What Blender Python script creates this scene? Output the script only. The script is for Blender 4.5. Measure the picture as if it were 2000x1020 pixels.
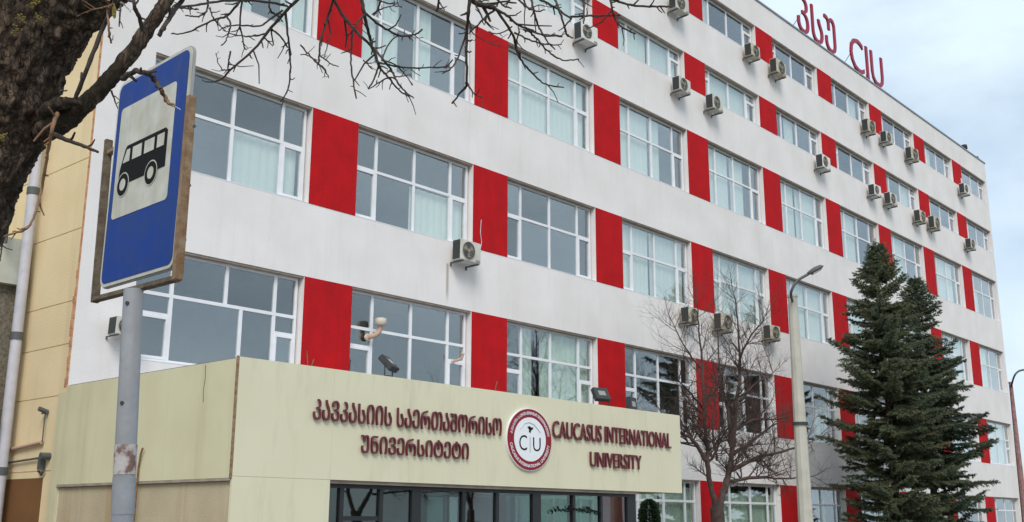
import bpy, bmesh, math, random
import numpy as np
from mathutils import Vector, Matrix, noise
random.seed(7)
scn = bpy.context.scene
for o in list(bpy.data.objects): bpy.data.objects.remove(o)

# ------------------------------------------------------------------ camera
GZ = -0.4                                   # ground level (metres)
CAM = Vector((-15.981, -21.052, 1.6)); YAW, PITCH, ROLL, FPX = 0.84518, 0.23828, 0.00328, 2092.03
_cy, _sy, _cp, _sp = math.cos(YAW), math.sin(YAW), math.cos(PITCH), math.sin(PITCH)
FWD = Vector((_sy*_cp, _cy*_cp, _sp)); _r = Vector((_cy, -_sy, 0)); _u = _r.cross(FWD)
RGT = _r*math.cos(ROLL) + _u*math.sin(ROLL); UPV = _u*math.cos(ROLL) - _r*math.sin(ROLL)
cd = bpy.data.cameras.new('camera'); cam = bpy.data.objects.new('camera', cd); scn.collection.objects.link(cam)
cd.sensor_width = 36.0; cd.lens = 36.0*FPX/2000.0; cd.clip_start = 0.05; cd.clip_end = 6000
m3 = Matrix((RGT, UPV, -FWD)).transposed()
cam.matrix_world = Matrix.Translation(CAM) @ m3.to_4x4()
scn.camera = cam

# ------------------------------------------------------------------ sky and sun
SUN = Vector((-0.60, -0.62, 0.78)).normalized()
w = bpy.data.worlds.new('World'); scn.world = w; w.use_nodes = True
nt = w.node_tree; nt.nodes.clear()
N = nt.nodes.new; L = nt.links.new
sky = N('ShaderNodeTexSky'); sky.sky_type = 'NISHITA'; sky.sun_disc = False
sky.sun_elevation = math.asin(SUN.z); sky.sun_rotation = math.atan2(SUN.x, SUN.y)
sky.air_density = 1.0; sky.dust_density = 2.0; sky.ozone_density = 1.0
tc = N('ShaderNodeTexCoord'); mp = N('ShaderNodeMapping'); mp.inputs['Scale'].default_value = (1.0, 1.0, 2.2)
L(tc.outputs['Generated'], mp.inputs['Vector'])
cn = N('ShaderNodeTexNoise'); cn.inputs['Scale'].default_value = 2.6; cn.inputs['Detail'].default_value = 7; cn.inputs['Roughness'].default_value = 0.55
L(mp.outputs['Vector'], cn.inputs['Vector'])
cr = N('ShaderNodeValToRGB'); cr.color_ramp.elements[0].position = 0.40; cr.color_ramp.elements[1].position = 0.62
cr.color_ramp.elements[0].color = (0.55, 0.55, 0.55, 1); cr.color_ramp.elements[1].color = (0.97, 0.97, 0.97, 1)
L(cn.outputs['Fac'], cr.inputs['Fac'])
mx = N('ShaderNodeMix'); mx.data_type = 'RGBA'
L(cr.outputs['Color'], mx.inputs['Factor']); L(sky.outputs['Color'], mx.inputs['A'])
mx.inputs['B'].default_value = (6.3, 7.5, 8.5, 1)
bg = N('ShaderNodeBackground'); bg.inputs['Strength'].default_value = 0.10
L(mx.outputs['Result'], bg.inputs['Color'])
wo = N('ShaderNodeOutputWorld'); L(bg.outputs['Background'], wo.inputs['Surface'])
sd = bpy.data.lights.new('sun', 'SUN'); sd.energy = 1.5; sd.angle = math.radians(25); sd.color = (1.0, 0.955, 0.90)
so = bpy.data.objects.new('sun', sd); scn.collection.objects.link(so)
so.rotation_euler = (-SUN).to_track_quat('-Z', 'Y').to_euler(); so.location = (0, -30, 40)
scn.view_settings.view_transform = 'Standard'; scn.view_settings.look = 'None'
scn.view_settings.exposure = 0.42; scn.view_settings.gamma = 1.0
scn.cycles.max_bounces = 8; scn.cycles.transparent_max_bounces = 12

# ------------------------------------------------------------------ helpers
COL = scn.collection
W = {}                                     # world origin of each object
def V(*a): return Vector(a)
def at(x, y, d):                           # a point d metres ahead of the viewpoint
    return CAM + (RGT*((x-1000)/FPX) + UPV*((510-y)/FPX) + FWD)*d
def tag(o, label=None, cat=None, group=None, kind=None):
    if label: o['label'] = label
    if cat: o['category'] = cat
    if group: o['group'] = group
    if kind: o['kind'] = kind
    return o
def empty(name, loc, label, cat, group=None):
    o = bpy.data.objects.new(name, None); COL.objects.link(o); o.location = loc
    o.empty_display_size = 0.2; W[o.name] = Vector(loc); return tag(o, label, cat, group)
def link(name, me, parent=None, loc=(0, 0, 0)):
    o = bpy.data.objects.new(name, me); COL.objects.link(o); loc = Vector(loc)
    W[o.name] = loc
    if parent is not None:
        o.parent = parent; o.location = loc - W[parent.name]
    else: o.location = loc
    return o
class MB:
    def __init__(s): s.v = []; s.f = []; s.sm = []
    def add(s, vs, fs, smooth=False):
        b = len(s.v); s.v += [tuple(p) for p in vs]; s.f += [tuple(i+b for i in f) for f in fs]; s.sm += [smooth]*len(fs); return s
    def box(s, x0, x1, y0, y1, z0, z1):
        return s.add([(x0,y0,z0),(x1,y0,z0),(x1,y1,z0),(x0,y1,z0),(x0,y0,z1),(x1,y0,z1),(x1,y1,z1),(x0,y1,z1)],
            [(0,3,2,1),(4,5,6,7),(0,1,5,4),(1,2,6,5),(2,3,7,6),(3,0,4,7)])
    def obox(s, c, u, v, w_, a, b, h):     # oriented box: centre, axes, half sizes
        vs = [c+u*(sx*a)+v*(sy*b)+w_*(sz*h) for sz in (-1,1) for sx, sy in ((-1,-1),(1,-1),(1,1),(-1,1))]
        return s.add(vs, [(0,3,2,1),(4,5,6,7),(0,1,5,4),(1,2,6,5),(2,3,7,6),(3,0,4,7)])
    def tube(s, pts, rad, n=8, cap=True, smooth=True, bump=0.0):
        pts = [Vector(p) for p in pts]; k = len(pts)
        if not hasattr(rad, '__len__'): rad = [rad]*k
        t = (pts[1]-pts[0]).normalized()
        a = t.cross(Vector((0,0,1)) if abs(t.z) < .9 else Vector((1,0,0))).normalized()
        vs = []
        for i, p in enumerate(pts):
            t = (pts[min(i+1,k-1)]-pts[max(i-1,0)])
            t = t.normalized() if t.length > 1e-9 else Vector((0,0,1))
            a = (a - t*a.dot(t)); a = a.normalized() if a.length > 1e-6 else t.orthogonal().normalized()
            b = t.cross(a)
            for j in range(n):
                q = 2*math.pi*j/n; rr = rad[i]*(1+(random.uniform(-bump, bump) if bump else 0))
                vs.append(p + (a*math.cos(q)+b*math.sin(q))*rr)
        fs = [(i*n+j, i*n+(j+1)%n, (i+1)*n+(j+1)%n, (i+1)*n+j) for i in range(k-1) for j in range(n)]
        s.add(vs, fs, smooth)
        if cap:
            s.add([vs[j] for j in range(n)], [tuple(range(n-1,-1,-1))]); s.add([vs[(k-1)*n+j] for j in range(n)], [tuple(range(n))])
        return s
    def cyl(s, p0, p1, r, n=16, r2=None): return s.tube([p0, p1], [r, r if r2 is None else r2], n)
    def prism(s, poly, o, u, v, nrm, t0, t1): # poly in (u,v) extruded along nrm from t0 to t1
        n = len(poly)
        vs = [o+u*a+v*b+nrm*t for t in (t0,t1) for a, b in poly]
        return s.add(vs, [tuple(range(n-1,-1,-1)), tuple(range(n,2*n))]+[(i,(i+1)%n,n+(i+1)%n,n+i) for i in range(n)])
    def mesh(s, name, mat, org=(0,0,0), fixn=False):
        me = bpy.data.meshes.new(name); o = Vector(org)
        me.from_pydata([(p[0]-o.x, p[1]-o.y, p[2]-o.z) for p in s.v], [], s.f)
        me.polygons.foreach_set('use_smooth', s.sm)
        if fixn:
            b = bmesh.new(); b.from_mesh(me); bmesh.ops.recalc_face_normals(b, faces=b.faces); b.to_mesh(me); b.free()
        me.materials.append(mat); me.update(); return me
    def build(s, name, mat, parent=None, org=None, fixn=False, bevel=0):
        if org is None: org = W[parent.name] if parent is not None else (0,0,0)
        me = s.mesh(name, mat, org, fixn)
        if bevel:
            b = bmesh.new(); b.from_mesh(me); bmesh.ops.bevel(b, geom=list(b.edges), offset=bevel, segments=2, affect='EDGES', clamp_overlap=True); b.to_mesh(me); b.free()
        return link(name, me, parent, org)
def smooth_path(pts, sub=4):
    pts = [Vector(p) for p in pts]
    if len(pts) < 3: return pts
    out = []
    for i in range(len(pts)-1):
        p0, p1, p2, p3 = pts[max(i-1,0)], pts[i], pts[i+1], pts[min(i+2,len(pts)-1)]
        for k in range(sub):
            t = k/sub
            out.append(0.5*((2*p1)+(p2-p0)*t+(2*p0-5*p1+4*p2-p3)*t*t+(3*p1-p0-3*p2+p3)*t**3))
    return out+[pts[-1]]
def copy_tree(o, parent=None, loc=None):
    c = o.copy(); COL.objects.link(c)
    if parent is not None: c.parent = parent
    if loc is not None: c.location = loc
    for ch in o.children: copy_tree(ch, c)
    return c

# ------------------------------------------------------------------ materials
def pm(name, c, rough=0.6, c2=None, scale=2.0, amt=0.35, bump=0.1, bscale=60.0, metal=0.0, spec=0.3, stretch=(1,1,1), ramp=(0.35,0.7), detail=6):
    m = bpy.data.materials.new(name); m.use_nodes = True; t = m.node_tree
    p = t.nodes['Principled BSDF']; p.inputs['Roughness'].default_value = rough; p.inputs['Metallic'].default_value = metal
    p.inputs['Specular IOR Level'].default_value = spec
    g = t.nodes.new('ShaderNodeNewGeometry'); mp = t.nodes.new('ShaderNodeMapping'); mp.inputs['Scale'].default_value = stretch
    t.links.new(g.outputs['Position'], mp.inputs['Vector'])
    n = t.nodes.new('ShaderNodeTexNoise'); n.inputs['Scale'].default_value = scale; n.inputs['Detail'].default_value = detail
    t.links.new(mp.outputs['Vector'], n.inputs['Vector'])
    r = t.nodes.new('ShaderNodeMapRange'); r.inputs['From Min'].default_value = ramp[0]; r.inputs['From Max'].default_value = ramp[1]; r.inputs['To Max'].default_value = amt
    t.links.new(n.outputs['Fac'], r.inputs['Value'])
    x = t.nodes.new('ShaderNodeMix'); x.data_type = 'RGBA'
    if c2 is None: c2 = tuple(v*0.6 for v in c)
    x.inputs['A'].default_value = (*c, 1); x.inputs['B'].default_value = (*c2, 1)
    t.links.new(r.outputs['Result'], x.inputs['Factor']); t.links.new(x.outputs['Result'], p.inputs['Base Color'])
    if bump:
        bn = t.nodes.new('ShaderNodeTexNoise'); bn.inputs['Scale'].default_value = bscale; bn.inputs['Detail'].default_value = 4
        t.links.new(g.outputs['Position'], bn.inputs['Vector'])
        b = t.nodes.new('ShaderNodeBump'); b.inputs['Strength'].default_value = bump; b.inputs['Distance'].default_value = 0.02
        t.links.new(bn.outputs['Fac'], b.inputs['Height']); t.links.new(b.outputs['Normal'], p.inputs['Normal'])
    m['_mix'] = x.name; m['_geo'] = g.name
    return m
def streaks(m, c, scale=1.6, amt=0.5, ramp=(0.52, 0.8), zs=0.06):
    """rain streaks with a shape of their own: noise drawn out downwards"""
    t = m.node_tree; p = t.nodes['Principled BSDF']; g = t.nodes[m['_geo']]; src = t.nodes[m['_mix']]
    mp = t.nodes.new('ShaderNodeMapping'); mp.inputs['Scale'].default_value = (1, 1, zs); t.links.new(g.outputs['Position'], mp.inputs['Vector'])
    n = t.nodes.new('ShaderNodeTexNoise'); n.inputs['Scale'].default_value = scale; n.inputs['Detail'].default_value = 5; n.inputs['Roughness'].default_value = .65
    t.links.new(mp.outputs['Vector'], n.inputs['Vector'])
    r = t.nodes.new('ShaderNodeMapRange'); r.inputs['From Min'].default_value = ramp[0]; r.inputs['From Max'].default_value = ramp[1]; r.inputs['To Max'].default_value = amt
    t.links.new(n.outputs['Fac'], r.inputs['Value'])
    x = t.nodes.new('ShaderNodeMix'); x.data_type = 'RGBA'; x.inputs['B'].default_value = (*c, 1)
    t.links.new(r.outputs['Result'], x.inputs['Factor']); t.links.new(src.outputs['Result'], x.inputs['A']); t.links.new(x.outputs['Result'], p.inputs['Base Color'])
    m['_mix'] = x.name
    return m
def glass(name, tint, refl, gcol=(0.95,0.98,1.0)):
    m = bpy.data.materials.new(name); m.use_nodes = True; t = m.node_tree; t.nodes.clear()
    o = t.nodes.new('ShaderNodeOutputMaterial'); tr = t.nodes.new('ShaderNodeBsdfTransparent'); tr.inputs['Color'].default_value = (*tint, 1)
    gl = t.nodes.new('ShaderNodeBsdfGlossy'); gl.inputs['Roughness'].default_value = 0.015; gl.inputs['Color'].default_value = (*gcol, 1)
    fr = t.nodes.new('ShaderNodeLayerWeight'); fr.inputs['Blend'].default_value = .5
    pw = t.nodes.new('ShaderNodeMath'); pw.operation = 'POWER'; pw.inputs[1].default_value = 3.0; t.links.new(fr.outputs['Facing'], pw.inputs[0])
    ma = t.nodes.new('ShaderNodeMath'); ma.operation = 'MULTIPLY_ADD'; ma.inputs[1].default_value = .5; ma.inputs[2].default_value = refl; ma.use_clamp = True
    t.links.new(pw.outputs[0], ma.inputs[0])
    oi = t.nodes.new('ShaderNodeObjectInfo'); rr_ = t.nodes.new('ShaderNodeMapRange'); rr_.inputs['To Min'].default_value = refl*.72; rr_.inputs['To Max'].default_value = refl*1.28
    t.links.new(oi.outputs['Random'], rr_.inputs['Value']); t.links.new(rr_.outputs['Result'], ma.inputs[2])
    # slight waviness of each sheet
    g = t.nodes.new('ShaderNodeNewGeometry'); n = t.nodes.new('ShaderNodeTexNoise'); n.inputs['Scale'].default_value = 0.9; n.inputs['Detail'].default_value = 1
    t.links.new(g.outputs['Position'], n.inputs['Vector']); b = t.nodes.new('ShaderNodeBump'); b.inputs['Strength'].default_value = 0.05; b.inputs['Distance'].default_value = 0.05
    t.links.new(n.outputs['Fac'], b.inputs['Height']); t.links.new(b.outputs['Normal'], gl.inputs['Normal'])
    x = t.nodes.new('ShaderNodeMixShader'); t.links.new(ma.outputs[0], x.inputs[0]); t.links.new(tr.outputs[0], x.inputs[1]); t.links.new(gl.outputs[0], x.inputs[2])
    t.links.new(x.outputs[0], o.inputs['Surface']); return m

M = {}
M['white'] = streaks(pm('white_plaster', (0.81,0.77,0.75), 0.85, (0.70,0.655,0.63), scale=0.7, amt=0.7, bump=0.4, bscale=38), (0.50,0.46,0.43), scale=3.4, amt=0.22, ramp=(.52,.78), zs=.10)
def drip(m, x, z0, z1, hw_, c, amt):
    t = m.node_tree; p = t.nodes['Principled BSDF']; src = t.nodes[m['_mix']]; g = t.nodes[m['_geo']]
    sx = t.nodes.new('ShaderNodeSeparateXYZ'); t.links.new(g.outputs['Position'], sx.inputs[0])
    def mr(sock, a, b, lo, hi):
        q = t.nodes.new('ShaderNodeMapRange'); q.interpolation_type = 'SMOOTHSTEP'
        for n_, v_ in (('From Min',a),('From Max',b),('To Min',lo),('To Max',hi)): q.inputs[n_].default_value = v_
        t.links.new(sock, q.inputs['Value']); return q.outputs['Result']
    def mul(a, b):
        q = t.nodes.new('ShaderNodeMath'); q.operation = 'MULTIPLY'; t.links.new(a, q.inputs[0]); t.links.new(b, q.inputs[1]); return q.outputs[0]
    fx = mul(mr(sx.outputs['X'], x-hw_, x, 0, 1), mr(sx.outputs['X'], x, x+hw_*1.6, 1, 0))
    fz = mul(mr(sx.outputs['Z'], z0, z0+.5, 0, 1), mr(sx.outputs['Z'], z1-.05, z1, amt, 0))
    k = t.nodes.new('ShaderNodeMix'); k.data_type = 'RGBA'; k.inputs['B'].default_value = (*c, 1)
    t.links.new(mul(fx, fz), k.inputs['Factor']); t.links.new(src.outputs['Result'], k.inputs['A']); t.links.new(k.outputs['Result'], p.inputs['Base Color']); m['_mix'] = k.name
drip(M['white'], 4.98, 7.5, 8.75, .07, (.36,.28,.23), .8); drip(M['white'], 17.0, 17.0, 17.6, .05, (.45,.38,.33), .6); drip(M['white'], 35.0, 20.0, 21.0, .08, (.45,.38,.33), .6)
M['red'] = streaks(pm('red_paint', (0.52,0.010,0.014), 0.8, (0.40,0.010,0.013), scale=1.7, amt=0.9, bump=0.5, bscale=30, spec=.12), (0.30,0.012,0.014), scale=3.2, amt=0.55, ramp=(.45,.8), zs=.12)
M['cream'] = streaks(pm('cream_plaster', (0.80,0.64,0.40), 0.85, (0.72,0.56,0.33), scale=0.9, amt=0.7, bump=0.3, bscale=25), (0.45,0.33,0.20), amt=0.5)
M['clad'] = streaks(pm('beige_cladding', (0.69,0.65,0.475), 0.5, (0.64,0.60,0.43), scale=0.7, amt=0.6, bump=0.05, bscale=8), (0.40,0.36,0.25), scale=3.0, amt=0.35, zs=.2)
M['clad2'] = streaks(pm('beige_side_cladding', (0.68,0.635,0.43), 0.55, (0.60,0.55,0.36), scale=0.9, amt=0.8, bump=0.1, bscale=4), (0.34,0.29,0.18), amt=0.4)
M['render'] = streaks(pm('stained_render', (0.52,0.44,0.30), 0.9, (0.42,0.34,0.22), scale=1.1, amt=0.9, bump=0.3, bscale=25), (0.33,0.17,0.06), scale=1.1, amt=0.8, ramp=(.5,.7))
M['pvc'] = pm('white_pvc', (0.80,0.80,0.82), 0.4, (0.66,0.66,0.68), scale=3, amt=0.5, bump=0)
M['trim_shade'] = pm('brown_trim_and_lintel_shade', (0.40,0.32,0.26), 0.7, (0.26,0.21,0.18), scale=4, amt=0.9, bump=0.1)  # porch edging brown; under the window lintels it stands in for shade
M['curtain'] = pm('white_curtain', (0.86,0.86,0.79), 0.9, (0.78,0.80,0.73), scale=3, amt=0.8, bump=0, stretch=(6,1,0.2))
M['blind'] = pm('green_blind', (0.70,0.76,0.64), 0.9, (0.60,0.68,0.56), scale=3, amt=0.8, bump=0, stretch=(5,1,0.2))
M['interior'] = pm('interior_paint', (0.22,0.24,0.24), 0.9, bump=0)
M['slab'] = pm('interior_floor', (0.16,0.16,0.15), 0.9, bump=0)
M['glass'] = glass('window_glass', (0.91,0.95,0.945), 0.15)
M['dglass'] = glass('entrance_glass', (0.62,0.73,0.69), 0.075)
M['alu'] = pm('dark_aluminium', (0.018,0.019,0.021), 0.4, bump=0, spec=.5)
M['metal'] = pm('zinc_coping', (0.35,0.36,0.38), 0.45, bump=0, metal=.6)
M['roof'] = pm('roof_felt', (0.09,0.09,0.09), 0.95)
M['acbody'] = pm('ac_enamel', (0.62,0.60,0.55), 0.5, (0.48,0.45,0.39), scale=3, amt=0.8, bump=0)
M['acbody2'] = pm('ac_enamel_clean', (0.74,0.73,0.70), 0.45, (0.62,0.60,0.55), scale=4, amt=0.7, bump=0)
M['acbody3'] = pm('ac_enamel_yellowed', (0.60,0.55,0.44), 0.55, (0.42,0.36,0.27), scale=4, amt=0.9, bump=0)
M['acdark'] = pm('ac_dark', (0.05,0.055,0.055), 0.6, bump=0)
M['acgrille'] = pm('ac_grille', (0.30,0.28,0.23), 0.6, bump=0)
M['rust'] = pm('rusty_steel', (0.22,0.12,0.06), 0.85, (0.35,0.27,0.18), scale=18, amt=0.9, bump=0.4, bscale=120)
M['rust2'] = pm('dark_rusty_steel', (0.11,0.075,0.05), 0.85, (0.20,0.17,0.12), scale=22, amt=0.9, bump=0.4, bscale=120)
M['maroon'] = pm('maroon_letters', (0.13,0.012,0.022), 0.35, bump=0, spec=.6)
M['lred'] = pm('red_letters', (0.33,0.010,0.035), 0.4, bump=0)
M['logo_red'] = pm('logo_red', (0.27,0.012,0.025), 0.4, bump=0)
M['logo_white'] = pm('logo_white', (0.80,0.82,0.84), 0.4, bump=0, amt=.1)
M['logo_grey'] = pm('logo_grey', (0.55,0.60,0.58), 0.5, bump=0)
M['black'] = pm('black_print', (0.010,0.010,0.011), 0.6, bump=0, spec=.1)
M['signblue'] = pm('sign_blue', (0.006,0.045,0.27), 0.5, (0.016,0.050,0.20), scale=9, amt=0.9, bump=0.05, bscale=10, spec=.2)
streaks(M['signblue'], (0.06,0.085,0.20), scale=14, amt=.45, ramp=(.5,.8), zs=.2)
M['signwhite'] = pm('sign_white', (0.60,0.59,0.52), 0.5, (0.46,0.43,0.35), scale=9, amt=0.9, bump=0)
streaks(M['signwhite'], (0.36,0.33,0.26), scale=16, amt=.45, ramp=(.5,.8), zs=.15)
M['signback'] = pm('sign_back', (0.42,0.43,0.43), 0.5, bump=0, metal=.4)
M['polegrey'] = streaks(pm('pole_paint', (0.34,0.35,0.37), 0.5, (0.26,0.27,0.29), scale=6, amt=0.8, bump=0.15, bscale=30, spec=.4), (0.22,0.20,0.18), scale=9, amt=.5)
M['paper'] = pm('torn_paper', (0.50,0.46,0.44), 0.9, (0.20,0.12,0.10), scale=22, amt=1.0, bump=0.2, ramp=(.45,.6))
M['concrete'] = streaks(pm('concrete', (0.50,0.48,0.41), 0.9, (0.40,0.38,0.33), scale=3, amt=0.8, bump=0.3, bscale=30), (0.3,0.28,0.25), scale=6, amt=.4)
M['lampgrey'] = pm('lamp_grey', (0.10,0.11,0.11), 0.5, bump=0)
M['lamplens'] = pm('lamp_lens', (0.30,0.30,0.28), 0.25, bump=0)
M['redpole'] = pm('rusty_pole', (0.25,0.10,0.09), 0.7, (0.35,0.25,0.24), scale=9, amt=.8)
M['stucco'] = pm('grey_roughcast', (0.23,0.205,0.155), 0.95, (0.10,0.085,0.06), scale=14, amt=0.9, bump=0.8, bscale=30)
M['pale'] = pm('pale_plaster', (0.52,0.53,0.46), 0.9, (0.42,0.42,0.36), scale=2, amt=.8, bump=.2)
M['pipe'] = pm('pipe_white', (0.56,0.55,0.60), 0.5, (0.44,0.43,0.47), scale=5, amt=.8, bump=.05)
M['brown'] = pm('brown_recess', (0.20,0.095,0.035), 0.8, bump=.1)
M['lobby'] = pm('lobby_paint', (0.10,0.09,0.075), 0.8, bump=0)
M['capcream'] = pm('flue_cap', (0.66,0.58,0.48), 0.6, bump=0)
M['peach'] = pm('broken_render', (0.62,0.36,0.18), 0.9, (0.40,0.14,0.09), scale=5, amt=.9, bump=.4)
M['copper'] = pm('flue_pink', (0.58,0.38,0.28), 0.5, bump=.05)
M['asphalt'] = pm('asphalt', (0.055,0.055,0.057), 0.95, (0.08,0.08,0.08), scale=8, amt=.8, bump=.5, bscale=90)
M['paving'] = pm('paving', (0.26,0.25,0.23), 0.9, (0.18,0.175,0.16), scale=3, amt=.8, bump=.4)
M['earth'] = pm('ground_earth', (0.13,0.12,0.09), 1.0, (0.07,0.09,0.04), scale=.8, amt=.9, bump=.5, bscale=10)
M['twig'] = pm('twig_bark', (0.045,0.034,0.030), 0.9, (0.10,0.075,0.06), scale=14, amt=.7, bump=.4, bscale=80)
M['midbark'] = pm('bare_tree_bark', (0.060,0.041,0.036), 0.95, (0.12,0.078,0.066), scale=6, amt=.8, bump=.5, bscale=40)
M['strip'] = pm('peeled_wood', (0.30,0.17,0.09), 0.8, (0.12,0.06,0.035), scale=14, amt=.9, bump=.3, bscale=70)
M['needle'] = pm('fir_needles', (0.074,0.100,0.060), 0.7, (0.145,0.148,0.074), scale=1.1, amt=.9, bump=0, spec=.25)
M['needle2'] = pm('fir_needles_dark', (0.062,0.088,0.058), 0.7, (0.105,0.122,0.066), scale=1.3, amt=.9, bump=0, spec=.25)
M['firtrunk'] = pm('fir_trunk', (0.07,0.05,0.04), 0.95)
M['topiary'] = pm('topiary_leaves', (0.020,0.042,0.016), 0.7, (0.032,0.055,0.020), scale=6, amt=.8, bump=0)
M['terracotta'] = pm('terracotta', (0.30,0.14,0.08), 0.8)
M['lichen'] = pm('yellow_lichen', (0.26,0.20,0.05), 0.95, (0.12,0.10,0.04), scale=40, amt=.9, bump=.5, bscale=150)
# cracked bark of the near trunk: plates and fissures
def bark():
    m = bpy.data.materials.new('cracked_bark'); m.use_nodes = True; t = m.node_tree; p = t.nodes['Principled BSDF']; p.inputs['Roughness'].default_value = .95
    p.inputs['Specular IOR Level'].default_value = .15
    g = t.nodes.new('ShaderNodeNewGeometry'); mp = t.nodes.new('ShaderNodeMapping'); mp.inputs['Scale'].default_value = (1,1,.22); t.links.new(g.outputs['Position'], mp.inputs['Vector'])
    at_ = t.nodes.new('ShaderNodeAttribute'); at_.attribute_name = 'height'
    n = t.nodes.new('ShaderNodeTexNoise'); n.inputs['Scale'].default_value = 26; n.inputs['Detail'].default_value = 7; n.inputs['Roughness'].default_value = .7
    t.links.new(mp.outputs['Vector'], n.inputs['Vector'])
    n2 = t.nodes.new('ShaderNodeTexNoise'); n2.inputs['Scale'].default_value = 6; n2.inputs['Detail'].default_value = 5; t.links.new(g.outputs['Position'], n2.inputs['Vector'])
    r = t.nodes.new('ShaderNodeValToRGB'); e = r.color_ramp.elements
    e[0].position = .36; e[0].color = (.030,.023,.018,1); e[1].position = .70; e[1].color = (.33,.235,.17,1)
    k = e.new(.52); k.color = (.10,.070,.050,1)
    t.links.new(n.outputs['Fac'], r.inputs['Fac'])
    dv = t.nodes.new('ShaderNodeMix'); dv.data_type = 'VECTOR'; dv.inputs['Factor'].default_value = .16
    t.links.new(mp.outputs['Vector'], dv.inputs['A']); t.links.new(n2.outputs['Color'], dv.inputs['B'])
    vo = t.nodes.new('ShaderNodeTexVoronoi'); vo.feature = 'DISTANCE_TO_EDGE'; vo.inputs['Scale'].default_value = 64
    t.links.new(dv.outputs['Result'], vo.inputs['Vector'])
    r3 = t.nodes.new('ShaderNodeMapRange'); r3.inputs['From Min'].default_value = .02; r3.inputs['From Max'].default_value = .16; r3.inputs['To Min'].default_value = .8; r3.inputs['To Max'].default_value = 0
    t.links.new(vo.outputs['Distance'], r3.inputs['Value'])
    x0 = t.nodes.new('ShaderNodeMix'); x0.data_type = 'RGBA'; x0.inputs['B'].default_value = (.016,.012,.010,1)
    t.links.new(r3.outputs['Result'], x0.inputs['Factor']); t.links.new(r.outputs['Color'], x0.inputs['A'])
    r2 = t.nodes.new('ShaderNodeMapRange'); r2.inputs['From Min'].default_value = .50; r2.inputs['From Max'].default_value = .66; r2.inputs['To Max'].default_value = .75
    t.links.new(n2.outputs['Fac'], r2.inputs['Value'])
    x = t.nodes.new('ShaderNodeMix'); x.data_type = 'RGBA'; x.inputs['B'].default_value = (.030,.026,.018,1)
    t.links.new(r2.outputs['Result'], x.inputs['Factor']); t.links.new(x0.outputs['Result'], x.inputs['A']); t.links.new(x.outputs['Result'], p.inputs['Base Color'])
    b = t.nodes.new('ShaderNodeBump'); b.inputs['Strength'].default_value = .9; b.inputs['Distance'].default_value = .012
    t.links.new(n.outputs['Fac'], b.inputs['Height']); t.links.new(b.outputs['Normal'], p.inputs['Normal'])
    return m
M['bark'] = bark()

# ------------------------------------------------------------------ ground (never in view, but everything stands on it)
def struct(name, mb, mat):
    return tag(mb.build(name, mat, None, (0,0,0)), kind='structure')
struct('ground', MB().box(-900, 900, -900, 900, GZ-1.0, GZ-0.12), M['earth'])
struct('road', MB().box(-300, 300, -34, -24, GZ-0.12, GZ-0.116+0.002), M['asphalt'])
pv = MB(); pv.box(-300, 300, -23.85, -14, GZ-0.12, GZ); pv.box(-12, 12, -14, -0.0, GZ-0.12, GZ-0.004)
struct('pavement', pv, M['paving'])
struct('kerb', MB().box(-300, 300, -24.0, -23.85, GZ-0.12, GZ+0.01), M['concrete'])

# ------------------------------------------------------------------ the university building
XL, XR, ROOF = -5.75, 54.28, 24.40
ROWS = [(0.45,3.05),(4.93,7.49),(9.38,11.96),(13.86,16.47),(18.31,19.76),(21.63,23.09)]
PW, BAY = 1.53, 6.0
KS = range(-1, 9)
bld = empty('university_building', (24, 0, GZ), 'long six-storey white building with red panels between its windows', 'building')
wl = MB(); TH = 0.36
zprev = GZ
for (z0, z1) in ROWS:
    wl.box(XL, XR, 0, TH, zprev, z0)
    for k in range(0, 9): wl.box(BAY*k, BAY*k+PW, 0, TH, z0, z1)
    wl.box(XL, -4.47, 0, TH, z0, z1); wl.box(54.0, XR, 0, TH, z0, z1)
    zprev = z1
wl.box(XL, XR, 0, TH, zprev, ROOF)
wl.box(XR-0.3, XR, TH, 15, GZ, ROOF); wl.box(XL, XR, 14.7, 15, GZ, ROOF)
wl.build('wall', M['white'], bld)
sw = MB()
zc = [GZ, 1.0, 2.55, 4.05, 5.1, 6.0, 7.55, 9.1, 10.65, 12.2, 13.8, 15.4, 17.0, 18.6, 20.2, 21.8, 23.4, ROOF]
for a, b in zip(zc[:-1], zc[1:]):          # cream side wall, laid in courses with open joints
    c = MB().box(XL-0.02, XL+0.1, 0.03, 14.7, a+0.012, b-0.012)
    c.build('wall_course', M['cream'], bld)
MB().box(XL-.005, XL+0.28, 0.04, 14.69, GZ, ROOF-.01).build('side_wall_backing', M['cream'], bld)
MB().box(XL-0.03, XR+0.03, -0.05, 15.03, ROOF, ROOF+0.07).build('coping', M['metal'], bld)
MB().box(XL+.3, XR-.3, TH, 14.7, ROOF-0.6, ROOF-0.3).build('roof', M['roof'], bld)
for z in (3.6, 8.0, 12.5, 16.95, 20.3):
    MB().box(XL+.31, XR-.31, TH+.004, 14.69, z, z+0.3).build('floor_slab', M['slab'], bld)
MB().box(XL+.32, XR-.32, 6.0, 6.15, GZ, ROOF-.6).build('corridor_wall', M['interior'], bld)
# red panels
for (z0, z1) in ROWS:
    me = MB().box(0.002, PW-.002, -0.012, -.0005, 0.002, z1-z0-0.002).mesh('red_panel', M['red'])
    for k in KS:
        if k >= 0: link('red_panel', me, bld, (BAY*k, 0, z0))
# room partitions behind the piers
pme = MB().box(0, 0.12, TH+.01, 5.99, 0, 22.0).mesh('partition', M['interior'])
for k in range(0, 9): link('partition', pme, bld, (BAY*k+.7, 0, 0.2))

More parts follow.
